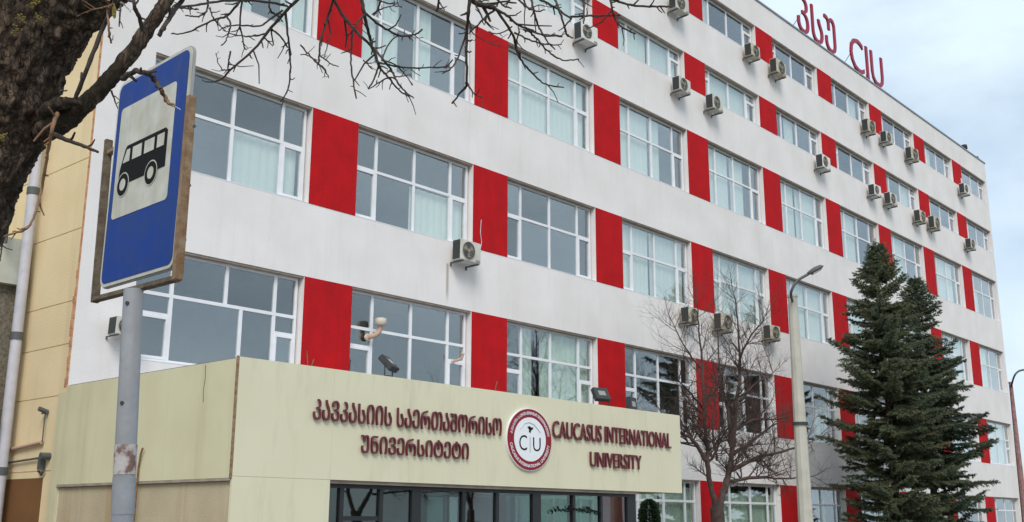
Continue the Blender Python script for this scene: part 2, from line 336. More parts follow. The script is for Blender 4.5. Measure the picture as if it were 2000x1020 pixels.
# window kinds: columns and rows of panes; local origin at the opening's lower left, y = facade plane
OW = BAY-PW                                # 4.47 m wide openings
YG = 0.22
def rail(mb, x0, x1, z0, z1, d=0.03): mb.box(x0, x1, YG-d, YG+d, z0, z1)
def window_kind(h, cols, tr, low=None, vent=None, casement=None, stag=None):
    """cols: mullion centres; tr: transom height; low: second transom in the outer columns; vent: top vents in short windows"""
    f = MB(); t = 0.045; panes = []
    fx0, fx1 = 0.03, OW-0.05
    rail(f, fx0, fx0+0.07, 0.02, h-.05, .035); rail(f, fx1-0.07, fx1, 0.02, h-.05, .035)
    rail(f, fx0+.07, fx1-.07, 0.02, 0.09, .035); rail(f, fx0+.07, fx1-.07, h-0.11, h-.05, .035)
    xs = [fx0+.07]+cols+[fx1-.07]
    lows = stag or cols
    if tr: rail(f, fx0+.07, fx1-.07, tr-.04, tr+.04, .033)
    for c in cols: rail(f, c-t, c+t, (tr+.04) if tr else .09, h-.11, .03)
    if tr:
        for c in lows: rail(f, c-t, c+t, .09, tr-.04, .03)
    def pane(x0, x1, z0, z1): panes.append((x0, x1, z0, z1))
    for i in range(len(xs)-1):
        a = xs[i]+(t if i else 0); b = xs[i+1]-(t if i < len(xs)-2 else 0)
        if tr: pane(a, b, tr+.04, h-.11)
        else:
            side = i == len(xs)-2 or (i == 0 and vent == 'both')
            if vent and side:
                zz = h-0.47; rail(f, a, b, zz-.03, zz+.03, .031); pane(a, b, zz+.03, h-.11)
                rail(f, a, a+.05, .09, zz-.03, .045); rail(f, b-.05, b, .09, zz-.03, .045); rail(f, a+.05, b-.05, zz-.09, zz-.03, .045); rail(f, a+.05, b-.05, .09, .15, .045)
                pane(a+.05, b-.05, .15, zz-.09)
            else: pane(a, b, .09, h-.11)
    if tr:
        xs2 = [fx0+.07]+lows+[fx1-.07]
        for i in range(len(xs2)-1):
            a = xs2[i]+(t if i else 0); b = xs2[i+1]-(t if i < len(xs2)-2 else 0)
            if low and i in (0, len(xs2)-2):
                rail(f, a, b, low-.035, low+.035, .031); pane(a, b, low+.035, tr-.04)
                rail(f, a, a+.05, .09, low-.035, .045); rail(f, b-.05, b, .09, low-.035, .045); rail(f, a+.05, b-.05, low-.095, low-.035, .045); rail(f, a+.05, b-.05, .09, .15, .045)
                pane(a+.05, b-.05, .15, low-.095)
            elif casement and i in casement:
                rail(f, a, a+.05, .09, tr-.04, .045); rail(f, b-.05, b, .09, tr-.04, .045); rail(f, a+.05, b-.05, tr-.1, tr-.04, .045); rail(f, a+.05, b-.05, .09, .15, .045)
                pane(a+.05, b-.05, .15, tr-.1)
            else: pane(a, b, .09, tr-.04)
    return f, panes
KIND = {
 'ground': window_kind(2.60, [0.85,2.40,3.75], 1.86),
 'low':  window_kind(2.56, [0.87,2.27,3.70], 1.55, low=1.08),
 'lowL': window_kind(2.56, [0.98,2.38,3.76], 1.53, low=1.08, stag=[0.98,2.82,3.76]),
 'mid':  window_kind(2.58, [0.83,2.25,3.70], 1.46, casement=(0,3)),
 'high': window_kind(2.61, [0.83,2.25,3.68], 1.48, casement=(3,)),
 'top':  window_kind(1.45, [0.80,2.28,3.66], None, vent='right'),
 'top2': window_kind(1.46, [0.62,2.15,3.60], None, vent='both'),
}
KME = {}
for k, (f, panes) in KIND.items():
    fm = f.mesh('window', M['pvc'])
    pl = [(MB().box(a, b, YG-.004, YG+.004, z0, z1).mesh('pane', M['glass'])) for (a, b, z0, z1) in panes]
    KME[k] = (fm, pl, panes)
HT = {h: MB().box(0.004, OW-.004, 0.03, YG+.10, h-.048, h-.002).mesh('lintel_shade_strip', M['trim_shade']) for h in {round(b-a,2) for a, b in ROWS}}  # weathered lintel underside, its shade painted as a brown strip
SILL = MB().box(0.0, OW, -0.006, YG-.04, 0.001, 0.018).mesh('sill', M['pvc'])
def pleats(x0, x1, z0, z1, mat, amp=0.016, y=YG+.14):
    mb = MB(); n = max(6, int((x1-x0)/0.055)); vs = []; ph = random.random()*6
    for i in range(n+1):
        x = x0+(x1-x0)*i/n; yy = y+amp*math.sin(ph+i*1.35+.5*math.sin(i*.7))
        vs += [(x, yy, z0), (x+random.uniform(-.01,.01), yy*.6+y*.4, z1)]
    mb.add(vs, [(2*i, 2*i+2, 2*i+3, 2*i+1) for i in range(n)], True); return mb
# (row, bay): list of curtain spans (from, to, bottom, top) as fractions of the opening
CUR = {
 (3,-1):[(.02,.2,0,1),(.45,.6,0,1),(.8,.98,0,1)], (3,0):[(.0,.16,0,1),(.22,.36,0,1),(.5,.66,0,1)],
 (3,1):[(0,.52,0,1),(.55,.98,0,.97)], (3,2):[(0,.5,0,1),(.52,.68,0,1)], (3,3):[(0,.45,0,1),(.5,.75,0,1)], (3,4):[(0,.4,0,1),(.45,.95,0,1)],
 (3,5):[(.1,.5,0,1)], (3,6):[(.0,.6,0,1)], (3,7):[(.3,.8,0,1)], (3,8):[(0,.4,0,.6)],
 (2,-1):[(.52,.98,0,.56)], (2,0):[(.5,1,0,.55)], (2,1):[], (2,2):[(.0,.45,0,1),(.48,.98,0,1)], (2,3):[(0,.5,0,1),(.5,1,0,1)], (2,4):[(.02,.5,0,1),(.52,.98,0,1)],
 (2,5):[(0,.6,0,1)], (2,6):[(.1,.9,0,1)], (2,7):[(.4,.9,0,1)], (2,8):[(.0,.5,0,1)],
 (1,1):[(.2,.34,0,1),(.42,1,0,1)], (1,3):[(.4,.6,0,.8)], (1,4):[(.6,.9,0,.6)], (1,6):[(.1,.5,0,1)], (1,7):[(.1,.9,0,1)], (1,8):[(.3,.9,0,1)],
 (0,2):[(0,.5,0,.9),(.52,1,0,.9)], (0,3):[(.0,.5,0,.85),(.5,1,0,.85)], (0,4):[(0,.4,0,.8),(.55,.7,0,.8)], (0,5):[(.2,.9,0,.8)], (0,1):[(0,1,0,.9)],
 (4,0):[(0,1,0,1)], (4,1):[(0,.5,0,1),(.5,1,0,1)], (4,2):[(.0,.5,0,1),(.52,.98,0,1)], (4,3):[(.0,.5,0,1),(.5,.97,0,1)], (4,4):[(.3,.5,0,1)], (4,6):[(.6,.9,0,1)],
 (5,3):[(.1,.2,0,1)], (5,5):[(.6,.8,0,1)], (5,7):[(0,.4,0,1)],
}
rest = MB()
for ri, (z0, z1) in enumerate(ROWS):
    for k in KS:
        kd = ['ground','low','mid','high','top','top'][ri]
        if ri == 1 and k == -1: kd = 'lowL'
        if ri >= 4 and (k+ri) % 2: kd = 'top2'
        fm, pl, panes = KME[kd]; o = V(BAY*k+PW, 0, z0); h = round(z1-z0, 2)
        wn = link('window', fm, bld, o)
        link('lintel_shade_strip', HT[h], wn, o)
        link('sill', SILL, wn, o)
        shown = (k <= 5) and not (ri == 0 and k < 2) and not (ri >= 4 and k < 1) and not (ri == 5 and k < 3)
        for me, (a, b, c, d) in zip(pl, panes):
            if shown: pn = link('pane', me, wn, o); pn.rotation_euler = (random.uniform(-.0025,.0025), 0, random.uniform(-.0012,.0012))
            else: rest.box(o.x+a, o.x+b, YG-.004, YG+.004, o.z+c, o.z+d)
        for (a, b, c, d) in CUR.get((ri, k), []):
            mb = pleats(o.x+.1+a*(OW-.2), o.x+.1+b*(OW-.2), o.z+.05+c*h, o.z+(d-.03)*h if d == 1 else o.z+d*h, M['curtain'])
            mb.build('curtain', M['blind'] if ri == 0 or (ri == 1 and k == 1) else M['curtain'], wn)
tag(rest.build('distant_panes', M['glass'], bld), kind='stuff')
# cables and brackets, recess on the cream side wall
rc = MB().box(XL-0.024, XL+.02, 0.62, 3.2, 1.35, 2.42); rc.build('niche', M['brown'], bld)
cbx = XL-0.08
pc = MB().tube([V(cbx,0.42,2.83),V(cbx,1.2,2.80),V(cbx,3.0,2.74)], .022, 6); pc.build('cable', M['lampgrey'], bld)
pc = MB().tube([V(cbx,0.72,3.13),V(cbx,3.0,2.98)], .04, 6); pc.build('conduit', M['copper'], bld)
pc = MB().tube([V(cbx,0.70,3.13),V(cbx,0.70,3.72)], .012, 6); pc.cyl(V(cbx+.05,.7,3.74),V(cbx-.14,.7,3.80),.05,8); pc.cyl(V(cbx,.62,3.72),V(cbx,.84,3.72),.018,6); pc.build('insulator_bracket', M['lampgrey'], bld)
pc = MB().cyl(V(XL+.02,.42,2.84),V(cbx-.14,.42,2.84),.07,8); pc.box(cbx-.06,cbx+.04,.56,.68,2.58,2.80); pc.tube([V(cbx,.5,2.55),V(cbx,.6,2.48),V(cbx,.74,2.56)],.025,6); pc.build('cable_bracket', M['lampgrey'], bld)
# weathered corner strip where the render has broken away
cs = MB(); z = 4.2
while z < 24:
    hh = random.uniform(.05,.22); wd = random.uniform(.03,.10) if z < 6.6 else random.uniform(.012,.03)
    cs.box(XL-.026, XL+.02, .028-.024, .028+wd, z, z+hh); z += hh*random.uniform(1.0,1.12)
cs.build('broken_render', M['peach'], bld)

# ------------------------------------------------------------------ entrance porch
YF = -5.93; CX0, CX1 = -5.75, 7.57; CZ0, CZ1 = 2.30, 4.25
po = empty('entrance_porch', (0, -3, GZ), 'beige clad entrance porch with a deep lettered fascia and dark glazing', 'porch')
MB().box(CX0+.05, CX1-.05, YF+.05, -0.004, CZ0+.06, CZ1-.03).build('canopy_core', M['alu'], po)
MB().box(CX0+.02, CX1-.02, YF+.02, -0.003, CZ1-.03, CZ1-.006).build('canopy_roof', M['metal'], po)
MB().box(CX0+.05, CX1-.05, YF+.05, -0.004, CZ0+.03, CZ0+.06).build('soffit', M['clad2'], po)
xe = [CX0+.004, -3.73, -1.85, 0.03, 1.92, 3.80, 5.68, CX1]
for a, b in zip(xe[:-1], xe[1:]):
    MB().box(a+.0015, b-.0015, YF, YF+.05, CZ0, CZ1).build('cladding_panel', M['clad'], po)
MB().box(CX1-.05, CX1, YF+.052, -0.003, CZ0, CZ1).build('cladding_panel', M['clad2'], po)
MB().box(CX0+.004, -3.73, YF, YF+.05, GZ, CZ0-.004).build('cladding_panel', M['clad'], po)
ye = [YF+.035, -3.87, -2.1, 0.0]
for a, b in zip(ye[:-1], ye[1:]):
    MB().box(CX0-.03, CX0+.003, a+.003, b-.003, 2.27, CZ1-.03).build('side_cladding_panel', M['clad2'], po)
MB().box(CX0-.038, CX0+.003, YF+.004, YF+.032, 2.27, CZ1+.012).build('corner_trim', M['rust'], po)
MB().box(CX0-.034, CX0+.0, YF+.036, -.005, 2.225, 2.266).build('drip_trim', M['trim_shade'], po)
MB().box(CX0+.03, CX0+.3, YF+.052, -0.003, GZ, 2.222).build('side_wall', M['render'], po)
MB().box(CX0-.01, CX0+.028, -2.75, -2.45, GZ, 2.6).build('downpipe_casing', M['clad2'], po)
MB().box(CX0-.034, CX0+.02, 0.0-.001, 0.30, GZ, 4.10).build('corner_pilaster', M['clad2'], po)
MB().tube([V(CX0-.06,-3.1,GZ),V(CX0-.06,-3.1,2.5),V(CX0-.08,-3.18,2.75),V(CX0-.09,-3.25,2.85)], .018, 6).build('bent_rod', M['strip'], po)
MB().box(-3.73-.3, -3.73, YF+.052, -5.0, GZ, CZ0-.003).build('return_wall', M['clad'], po)
# glazing under the canopy
yg = -5.72; fr = lambda *a: MB().box(*a).build('glazing_post', M['alu'], po)
MB().box(-3.72, 5.76, yg-.05, yg+.05, 2.17, CZ0-.002).build('glazing_header', M['alu'], po)
MB().box(-3.72, 5.76, YF+.052, yg-.052, 2.24, CZ0-.002).build('header_return', M['trim_shade'], po)
posts = [(-3.72,-3.66),(-3.36,-3.27),(-2.42,-2.33),(-1.60,-1.36),(-0.22,-0.13),(0.78,0.87),(1.95,2.22),(3.33,3.42),(4.36,4.44),(5.42,5.76)]
for a, b in posts: fr(a, b, yg-.05, yg+.05, GZ, 2.168)
pan = [(posts[i][1], posts[i+1][0]) for i in range(len(posts)-1)]
for i, (a, b) in enumerate(pan):
    if i in (1,):
        MB().box(a, b, yg-.04, yg+.04, 1.60, 1.68).build('glazing_rail', M['alu'], po)
        MB().box(a, b, yg-.006, yg+.006, 1.68, 2.17).build('pane', M['dglass'], po); MB().box(a, b, yg-.006, yg+.006, GZ, 1.60).build('pane', M['dglass'], po)
        MB().box(a+.04, a+.24, yg-.012, yg-.007, 1.60-.1, 1.60-.03).build('sticker', M['logo_white'], po)
    else: MB().box(a, b, yg-.006, yg+.006, GZ, 2.17).build('pane', M['dglass'], po)
ys = [-5.66, -3.8, -1.9, -0.01]
for a, b in zip(ys[:-1], ys[1:]):
    MB().box(5.58, 5.68, b-.08, b, GZ, CZ0).build('glazing_post', M['alu'], po)
    MB().box(5.62, 5.632, a, b-.08, GZ, CZ0-.003).build('pane', M['dglass'], po)
# inner lobby wall behind the left panes
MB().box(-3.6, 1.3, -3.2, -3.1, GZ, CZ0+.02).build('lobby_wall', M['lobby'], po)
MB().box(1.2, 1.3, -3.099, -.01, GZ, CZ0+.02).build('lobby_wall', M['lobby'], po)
# dark brush script across the door glass
sc_ = MB(); rs_ = random.Random(21); x = 2.55
while x < 4.30:
    if not 3.27 < x < 3.48 or True:
        h = rs_.choice((.06,.08,.13)); z_ = 1.76+.05*math.sin((x-2.5)*1.9)
        y_ = yg-.058
        pts = [V(x,y_,z_+h*.6), V(x+.015,y_,z_+h), V(x+.045,y_,z_+h*.85), V(x+.05,y_,z_+h*.3), V(x+.02,y_,z_), V(x-.015,y_,z_+h*.25)]
        sc_.tube(smooth_path(pts[:rs_.choice((4,5,6))],3), rs_.uniform(.012,.02), 5)
    x += rs_.uniform(.07,.13)
sc_.build('window_lettering', M['black'], po)

for x, dx, h in ((-4.0,-.06,.34),(1.02,.05,.28),(-3.92,.03,.2)):
    MB().tube(smooth_path([V(x,-5.5,CZ1-.02),V(x+dx*.3,-5.5,CZ1+h*.5),V(x+dx,-5.52,CZ1+h)],3), .011, 5).build('wire_stub', M['strip'], po)
MB().tube(smooth_path([V(6.05,-.03,9.0),V(6.25,-.035,9.3),V(6.35,-.035,9.6),V(6.30,-.035,9.9),V(6.33,-.035,10.3)],4), .013, 5).build('cable', M['pipe'], bld)
MB().tube([V(CX0-.032,-4.98,4.18),V(CX0-.032,-5.0,3.95),V(CX0-.032,-4.97,3.75),V(CX0-.032,-4.99,3.55)], .006, 4).build('crack', M['acdark'], po)
# fascia lettering: raised letters
def text_islands(txt, size=1.0, depth=.05, weight=0.0):
    cu = bpy.data.curves.new('t', 'FONT'); cu.body = txt; cu.size = size; cu.extrude = depth/2; cu.resolution_u = 3; cu.offset = weight
    ob = bpy.data.objects.new('t', cu); COL.objects.link(ob)
    dg = bpy.context.evaluated_depsgraph_get(); me = bpy.data.meshes.new_from_object(ob.evaluated_get(dg))
    bpy.data.objects.remove(ob); bpy.data.curves.remove(cu)
    vs = [v.co.copy() for v in me.vertices]; fs = [tuple(p.vertices) for p in me.polygons]; bpy.data.meshes.remove(me)
    # weld by position, then collect islands
    key = {}; rep = []
    for v in vs:
        q = (round(v.x,5), round(v.y,5), round(v.z,5)); rep.append(key.setdefault(q, len(key)))
    pos = [None]*len(key)
    for v, i in zip(vs, rep): pos[i] = v
    par = list(range(len(pos)))
    def find(a):
        while par[a] != a: par[a] = par[par[a]]; a = par[a]
        return a
    F = []
    for f in fs:
        g = tuple(dict.fromkeys(rep[i] for i in f))
        if len(g) < 3: continue
        F.append(g)
        for j in g[1:]: par[find(j)] = find(g[0])
    isl = {}
    for f in F: isl.setdefault(find(f[0]), []).append(f)
    out = []
    for fl in isl.values():
        ids = sorted({i for f in fl for i in f}); mpx = {i: n for n, i in enumerate(ids)}
        out.append(([pos[i] for i in ids], [tuple(mpx[i] for i in f) for f in fl]))
    out.sort(key=lambda e: min(v.x for v in e[0]))
    return out
def place_text(txt, x0, x1, z0, z1, y, mat, parent, depth=.05, weight=0.0, name='letter'):
    isl = text_islands(txt, 1.0, depth, weight)
    xs = [v.x for vs, _ in isl for v in vs]; zs = [v.y for vs, _ in isl for v in vs]
    ax = (x1-x0)/(max(xs)-min(xs)); az = (z1-z0)/(max(zs)-min(zs)); mnx, mnz = min(xs), min(zs)
    obs = []
    for vs, fs in isl:
        mb = MB(); mb.add([(x0+(v.x-mnx)*ax, y-v.z, z0+(v.y-mnz)*az) for v in vs], fs)
        obs.append(mb.build(name, mat, parent))
    return obs
YT = YF-.045
g1 = empty('georgian_lettering', (-1.8, YF, 2.8), 'raised maroon Georgian lettering in two lines on the beige fascia', 'lettering')
place_text('ᲙᲐᲕᲙᲐᲡᲘᲘᲡ ᲡᲐᲔᲠᲗᲐᲨᲝᲠᲘᲡᲝ', -4.20, 0.70, 3.31, 3.68, YT, M['maroon'], g1, .04, -.002)
place_text('ᲣᲜᲘᲕᲔᲠᲡᲘᲢᲔᲢᲘ', -3.08, -0.28, 2.79, 3.13, YT, M['maroon'], g1, .04, -.002)
g2 = empty('english_lettering', (4.7, YF, 2.8), 'raised maroon English words CAUCASUS INTERNATIONAL UNIVERSITY on the beige fascia', 'lettering')
place_text('CAUCASUS INTERNATIONAL', 2.38, 7.05, 3.38, 3.76, YT, M['maroon'], g2, .04, .0)
place_text('UNIVERSITY', 3.72, 5.74, 2.81, 3.15, YT, M['maroon'], g2, .04, .0)
# round emblem
em = empty('round_emblem', (1.60, YF, 2.65), 'round white emblem with a dark red ring between the two groups of letters', 'emblem')
EC, ERX, ERZ = (1.60, 3.30), 0.72, 0.645
def ellipse(s, n=56): return [(EC[0]+ERX*s*math.cos(2*math.pi*i/n), EC[1]+ERZ*s*math.sin(2*math.pi*i/n)) for i in range(n)]
X1, Z1, NY = V(1,0,0), V(0,0,1), V(0,-1,0)
MB().prism(ellipse(1.025), V(0,YF,0), X1, Z1, NY, .002, .05).build('backing_disc', M['logo_white'], em)
MB().prism(ellipse(1.0), V(0,YF,0), X1, Z1, NY, .0505, .06).build('red_disc', M['logo_red'], em)
MB().prism(ellipse(.72), V(0,YF,0), X1, Z1, NY, .0605, .066).build('white_disc', M['logo_white'], em)
def arc_text(txt, a0, a1, rad, flip, hgt, parent):
    isl = text_islands(txt, 1.0, .004, .01)
    xs = [v.x for vs, _ in isl for v in vs]; zs = [v.y for vs, _ in isl for v in vs]
    mnx, mxx, mnz, mxz = min(xs), max(xs), min(zs), max(zs); mb = MB()
    for vs, fs in isl:
        q = []
        for v in vs:
            t = (v.x-mnx)/(mxx-mnx); hh = (v.y-mnz)/(mxz-mnz)-.5; a = a0+(a1-a0)*t; r = rad+(hh if not flip else -hh)*hgt
            q.append((EC[0]+ERX*r*math.cos(a), YF-.0635-v.z, EC[1]+ERZ*r*math.sin(a)))
        mb.add(q, fs)
    mb.build('ring_lettering', M['logo_white'], parent)
arc_text('ᲙᲐᲕᲙᲐᲡᲘᲘᲡ ᲡᲐᲔᲠᲗᲐᲨᲝᲠᲘᲡᲝ ᲣᲜᲘᲕᲔᲠᲡᲘᲢᲔᲢᲘ', math.radians(170), math.radians(10), .865, False, .105, em)
arc_text('CAUCASUS INTERNATIONAL UNIVERSITY', math.radians(190), math.radians(350), .865, True, .105, em)
for (t_, a, b, c, d, mt) in (('C',1.24,1.49,3.06,3.38,'black'),('I',1.57,1.62,3.03,3.36,'logo_grey'),('U',1.69,1.94,3.06,3.35,'black')):
    place_text(t_, a, b, c, d, YF-.068, M[mt], em, .006, -.006 if t_ != 'I' else 0, 'emblem_letter')
MB().prism([(1.50,3.56),(1.58,3.58),(1.63,3.55),(1.70,3.56),(1.67,3.51),(1.62,3.49),(1.60,3.43),(1.55,3.46),(1.56,3.50)], V(0,YF,0), X1, Z1, NY, .0665, .072).build('dark_motif', M['black'], em)
MB().tube([V(1.28,YF-.067,3.50),V(1.40,YF-.067,3.62),V(1.55,YF-.067,3.66),V(1.72,YF-.067,3.62),V(1.86,YF-.067,3.52),V(1.93,YF-.067,3.46)], .012, 5).build('pale_outline', M['logo_grey'], em)

# ------------------------------------------------------------------ rooftop letters
rs = empty('rooftop_sign', (34.4, 0.5, ROOF), 'tall red free-standing letters along the roof edge against the sky', 'sign')
place_text('ᲙᲡᲣ', 29.35, 33.6, 25.02, 27.02, 0.5, M['lred'], rs, .09, -.004)
place_text('CIU', 35.35, 39.6, 25.02, 26.98, 0.5, M['lred'], rs, .09, -.006)
for x in (29.9, 31.4, 32.9, 35.9, 37.4, 38.9):
    MB().cyl(V(x,.55,ROOF+.05), V(x,.55,25.3), .03, 6).build('support_post', M['lampgrey'], rs)
for x in (28.9, 34.7):
    MB().cyl(V(x,1.3,ROOF-.2), V(x+.9,.55,26.0), .018, 5).build('stay_rod', M['lampgrey'], rs)
MB().cyl(V(29.2,.6,25.05), V(33.8,.6,25.05), .03, 6).build('support_rail', M['lampgrey'], rs)
MB().cyl(V(35.2,.6,25.05), V(39.8,.6,25.05), .03, 6).build('support_rail', M['lampgrey'], rs)
for nm, (x, y, h, r), lb in (('vent_pipe', (52.2,.5,.85,.17), 'dark vent pipe on the roof near its far right corner'), ('roof_cowl', (53.7,.3,.40,.14), 'small dark cowl at the far right corner of the roof')):
    MB().tube([V(x,y,ROOF+.06),V(x,y,ROOF+h*.7),V(x,y,ROOF+h*.7),V(x,y,ROOF+h)], [r*.7,r*.7,r*1.15,r*1.0], 10).build(nm, M['acdark'], None, (x,y,ROOF+.06))['label'] = lb
    bpy.data.objects[nm]['category'] = 'vent'

# ------------------------------------------------------------------ air conditioners
def make_ac(fx=-.10, fr_=.255, body='acbody', trunking=False):
    r = bpy.data.objects.new('air_conditioner', None); COL.objects.link(r); W[r.name] = V(0,0,0)
    b = MB().box(-.44,.44,-.50,-.16,-.32,.32).build('casing', M[body], r, bevel=.018)
    MB().box(.22,.40,-.5035,-.4995,-.29,-.22).build('badge_plate', M['acgrille'], b)
    if trunking: MB().box(.47,.53,-.05,-.002,-.2,.95).build('trunking', M['pvc'], r)
    # side louvre, fan opening, fan blades, guard
    sl = MB()
    for i in range(9): sl.box(-.452,-.44,-.47,-.20,-.27+i*.06,-.245+i*.06)
    sl.box(-.446,-.44,-.48,-.19,-.29,.29); sl.build('side_louvre', M['acdark'], r)
    c = V(fx,0,.0); ring = [(c.x+fr_*math.cos(2*math.pi*i/28), c.z+fr_*math.sin(2*math.pi*i/28)) for i in range(28)]
    f = MB().prism(ring, V(0,-.5,0), X1, Z1, NY, .002, .008).build('fan_opening', M['acdark'], r)
    bl = MB()
    for i in range(3):
        a = 2*math.pi*i/3+.4
        bl.prism([(c.x+rr*math.cos(a+o), c.z+rr*math.sin(a+o)) for rr, o in ((.05,-.4),(.22,-.1),(.23,.55),(.06,.6))], V(0,-.508,0), X1, Z1, NY, .001, .004)
    bl.build('fan_blades', M['acgrille'], f)
    gd = MB()
    for rr in (fr_+.005,.20,.14,.08):
        gd.tube([V(c.x+rr*math.cos(2*math.pi*i/24),-.518,c.z+rr*math.sin(2*math.pi*i/24)) for i in range(25)], .007 if rr < .25 else .013, 4, cap=False)
    for i in range(6):
        a = math.pi*i/3+.2; gd.cyl(V(c.x,-.52,c.z), V(c.x+.26*math.cos(a),-.52,c.z+.26*math.sin(a)), .005, 4)
    gd.cyl(V(c.x,-.512,c.z), V(c.x,-.528,c.z), .05, 12); gd.build('fan_guard', M['acgrille'], r)
    for x in (-.33,.33):
        br = MB(); br.box(x-.02,x+.02,-.52,-.002,-.365,-.325); br.box(x-.02,x+.02,-.04,-.002,-.44,-.365); br.build('bracket', M['lampgrey'], r)
    MB().tube(smooth_path([V(.44,-.28,-.18),V(.54,-.26,-.24),V(.58,-.15,-.12),V(.60,-.03,.10),V(.60,.0,.16)],3), .018, 6).build('hose', M['pipe'], r)
    return r
ac0 = make_ac(); protos = [ac0, make_ac(-.14,.235,'acbody2',True), make_ac(.02,.27,'acbody3')]; used = set()
ordn = ['first','second','third','fourth','fifth','sixth','seventh','eighth','last']
spots = []
for i, x in enumerate((17.24,23.0,25.3,35.0,37.2,40.7,48.8)):
    spots.append((x, 21.36-(.1 if i == 6 else 0), 'white air conditioner, %s from the left below the top row of windows' % ordn[i] if i < 6 else 'white air conditioner at the far right end below the top row of windows'))
for i, x in enumerate((11.2,17.2,19.6,29.3,35.1,37.1,41.0,43.1,48.9)):
    spots.append((x, 17.93-(.08 if i in (6,8) else 0), 'white air conditioner, %s from the left below the second-highest row of windows' % ordn[i] if i < 8 else 'white air conditioner at the far right end below the second-highest row of windows'))
spots += [(5.42, 9.08, 'large near air conditioner at a red panel corner, alone on its white band'),
          (17.2, 8.93, 'air conditioner behind the left twigs of the bare tree, leftmost of three'),
          (19.6, 9.0, 'air conditioner behind the bare tree, middle one of three'),
          (23.4, 9.1, 'air conditioner between the bare tree and the lamp post, rightmost of three'),
          (-4.84, 5.52, 'air conditioner half hidden behind the bus stop pole')]
for i, (x, z, lb) in enumerate(spots):
    pk = 0 if i in (0, 16) else random.Random(i*7+3).randrange(3); o = protos[pk] if pk not in used else copy_tree(protos[pk]); used.add(pk)
    o.rotation_euler = (random.uniform(-.02,.02), random.uniform(-.025,.025), random.uniform(-.05,.05)*(x > 6))
    o.location = (x, 0, z); tag(o, lb, 'air conditioner', 'air conditioners on the facade')
    s = random.uniform(.88,1.08)*(.66 if x < 0 else 1); o.scale = (s, 1.0, s)
# rust streak below the near unit: thin stained skin of the plaster
# ------------------------------------------------------------------ floodlights and flues above the porch
def flood(x, z, yaw, tilt, lb):
    r = empty('floodlight', (x, -5.72, CZ1), lb, 'floodlight', 'floodlights on the porch roof')
    u = V(math.cos(yaw), math.sin(yaw), 0); f0 = V(math.sin(yaw), -math.cos(yaw), 0); n = f0*math.cos(tilt)+V(0,0,1)*math.sin(tilt); up = n.cross(u)*-1
    if up.z < 0: up = -up
    c = V(x, -5.72, z)
    MB().obox(c, u, up, n, .21, .17, .06).build('lamp_body', M['acdark'], r, bevel=.012)
    MB().obox(c+n*.062, u, up, n, .10, .065, .004).build('lens', M['lamplens'], r)
    b = MB()
    for s in (-1, 1): b.cyl(c+u*(.225*s), V(x,-5.72,CZ1+.03)+u*(.225*s), .012, 6)
    b.cyl(V(x,-5.72,CZ1+.03)-u*.23, V(x,-5.72,CZ1+.03)+u*.23, .012, 6); b.box(x-.06,x+.06,-5.78,-5.66,CZ1-.01,CZ1+.045)
    b.build('yoke', M['acdark'], r)
flood(-2.25, 4.53, .5, .75, 'black floodlight tilted upwards on the left of the porch roof')
flood(4.50, 4.53, -.3, .55, 'black floodlight on the porch roof below the middle red panel')
flood(5.75, 4.40, .2, .1, 'low black floodlight at the right of the porch roof beside the dark window')
def flue(x, z, s, lb):
    r = empty('flue_pipe', (x, 0.2, z), lb, 'flue', 'flue pipes in the windows')
    MB().tube(smooth_path([V(x-.20*s,.22,z-.24*s),V(x-.14*s,.02,z-.22*s),V(x-.03*s,-.10,z-.12*s),V(x,-.14,z+.08*s)],4), .065*s, 10).build('elbow', M['copper'], r)
    MB().cyl(V(x-.19*s,.17,z-.24*s), V(x-.175*s,.12,z-.235*s), .10*s, 12).build('wall_collar', M['capcream'], r)
    if s > .8: MB().tube([V(x,-.14,z+.06*s),V(x,-.14,z+.07*s),V(x,-.14,z+.24*s),V(x,-.14,z+.26*s)], [.10*s,.15*s,.15*s,.11*s], 14).build('cap', M['capcream'], r)
    else: MB().cyl(V(x,-.14,z+.09*s), V(x,-.14,z+.16*s), .10*s, 12).build('collar', M['capcream'], r)
flue(2.42, 6.50, 1.0, 'pinkish flue elbow with a white cap above the left floodlight')
flue(5.52, 6.12, .55, 'small pinkish flue stub in the window corner beside the red panel')

# ------------------------------------------------------------------ neighbouring building on the left
nb = empty('neighbouring_building', (-12, 2.2, GZ), 'grey roughcast building with a white drainpipe at the left edge', 'building')
MB().box(-26, -5.95, 2.3, 9, GZ, 6.55).build('wall', M['stucco'], nb)
MB().box(-26, -5.93, 2.1, 9, 6.56, 6.80).build('cornice', M['pale'], nb)
MB().box(-26, -5.97, 2.2, 9, 6.81, 7.6).build('parapet', M['pale'], nb)
MB().box(-26, -5.97, 4.2, 9, 7.6, 14).build('upper_wall', M['pale'], nb)
px_ = -6.02
dp = MB().cyl(V(px_,2.0,GZ), V(px_,2.0,13.5), .115, 12).build('drainpipe', M['pipe'], nb)
for z in (2.5, 5.35, 8.6, 11.8): MB().cyl(V(px_,2.0,z), V(px_,2.0,z+.16), .135, 12).build('pipe_collar', M['lampgrey'], dp)
MB().tube(smooth_path([V(-6.45,1.95,1.2),V(-6.38,1.9,2.6),V(-6.30,1.85,3.6),V(-6.5,1.9,4.15),V(-7.0,2.0,4.4)],5), .04, 8).build('cable_loop', M['acdark'], nb)
MB().cyl(V(-6.5,2.0,7.4), V(-6.5,2.0,9.6), .05, 6).build('thin_mast', M['lampgrey'], nb)

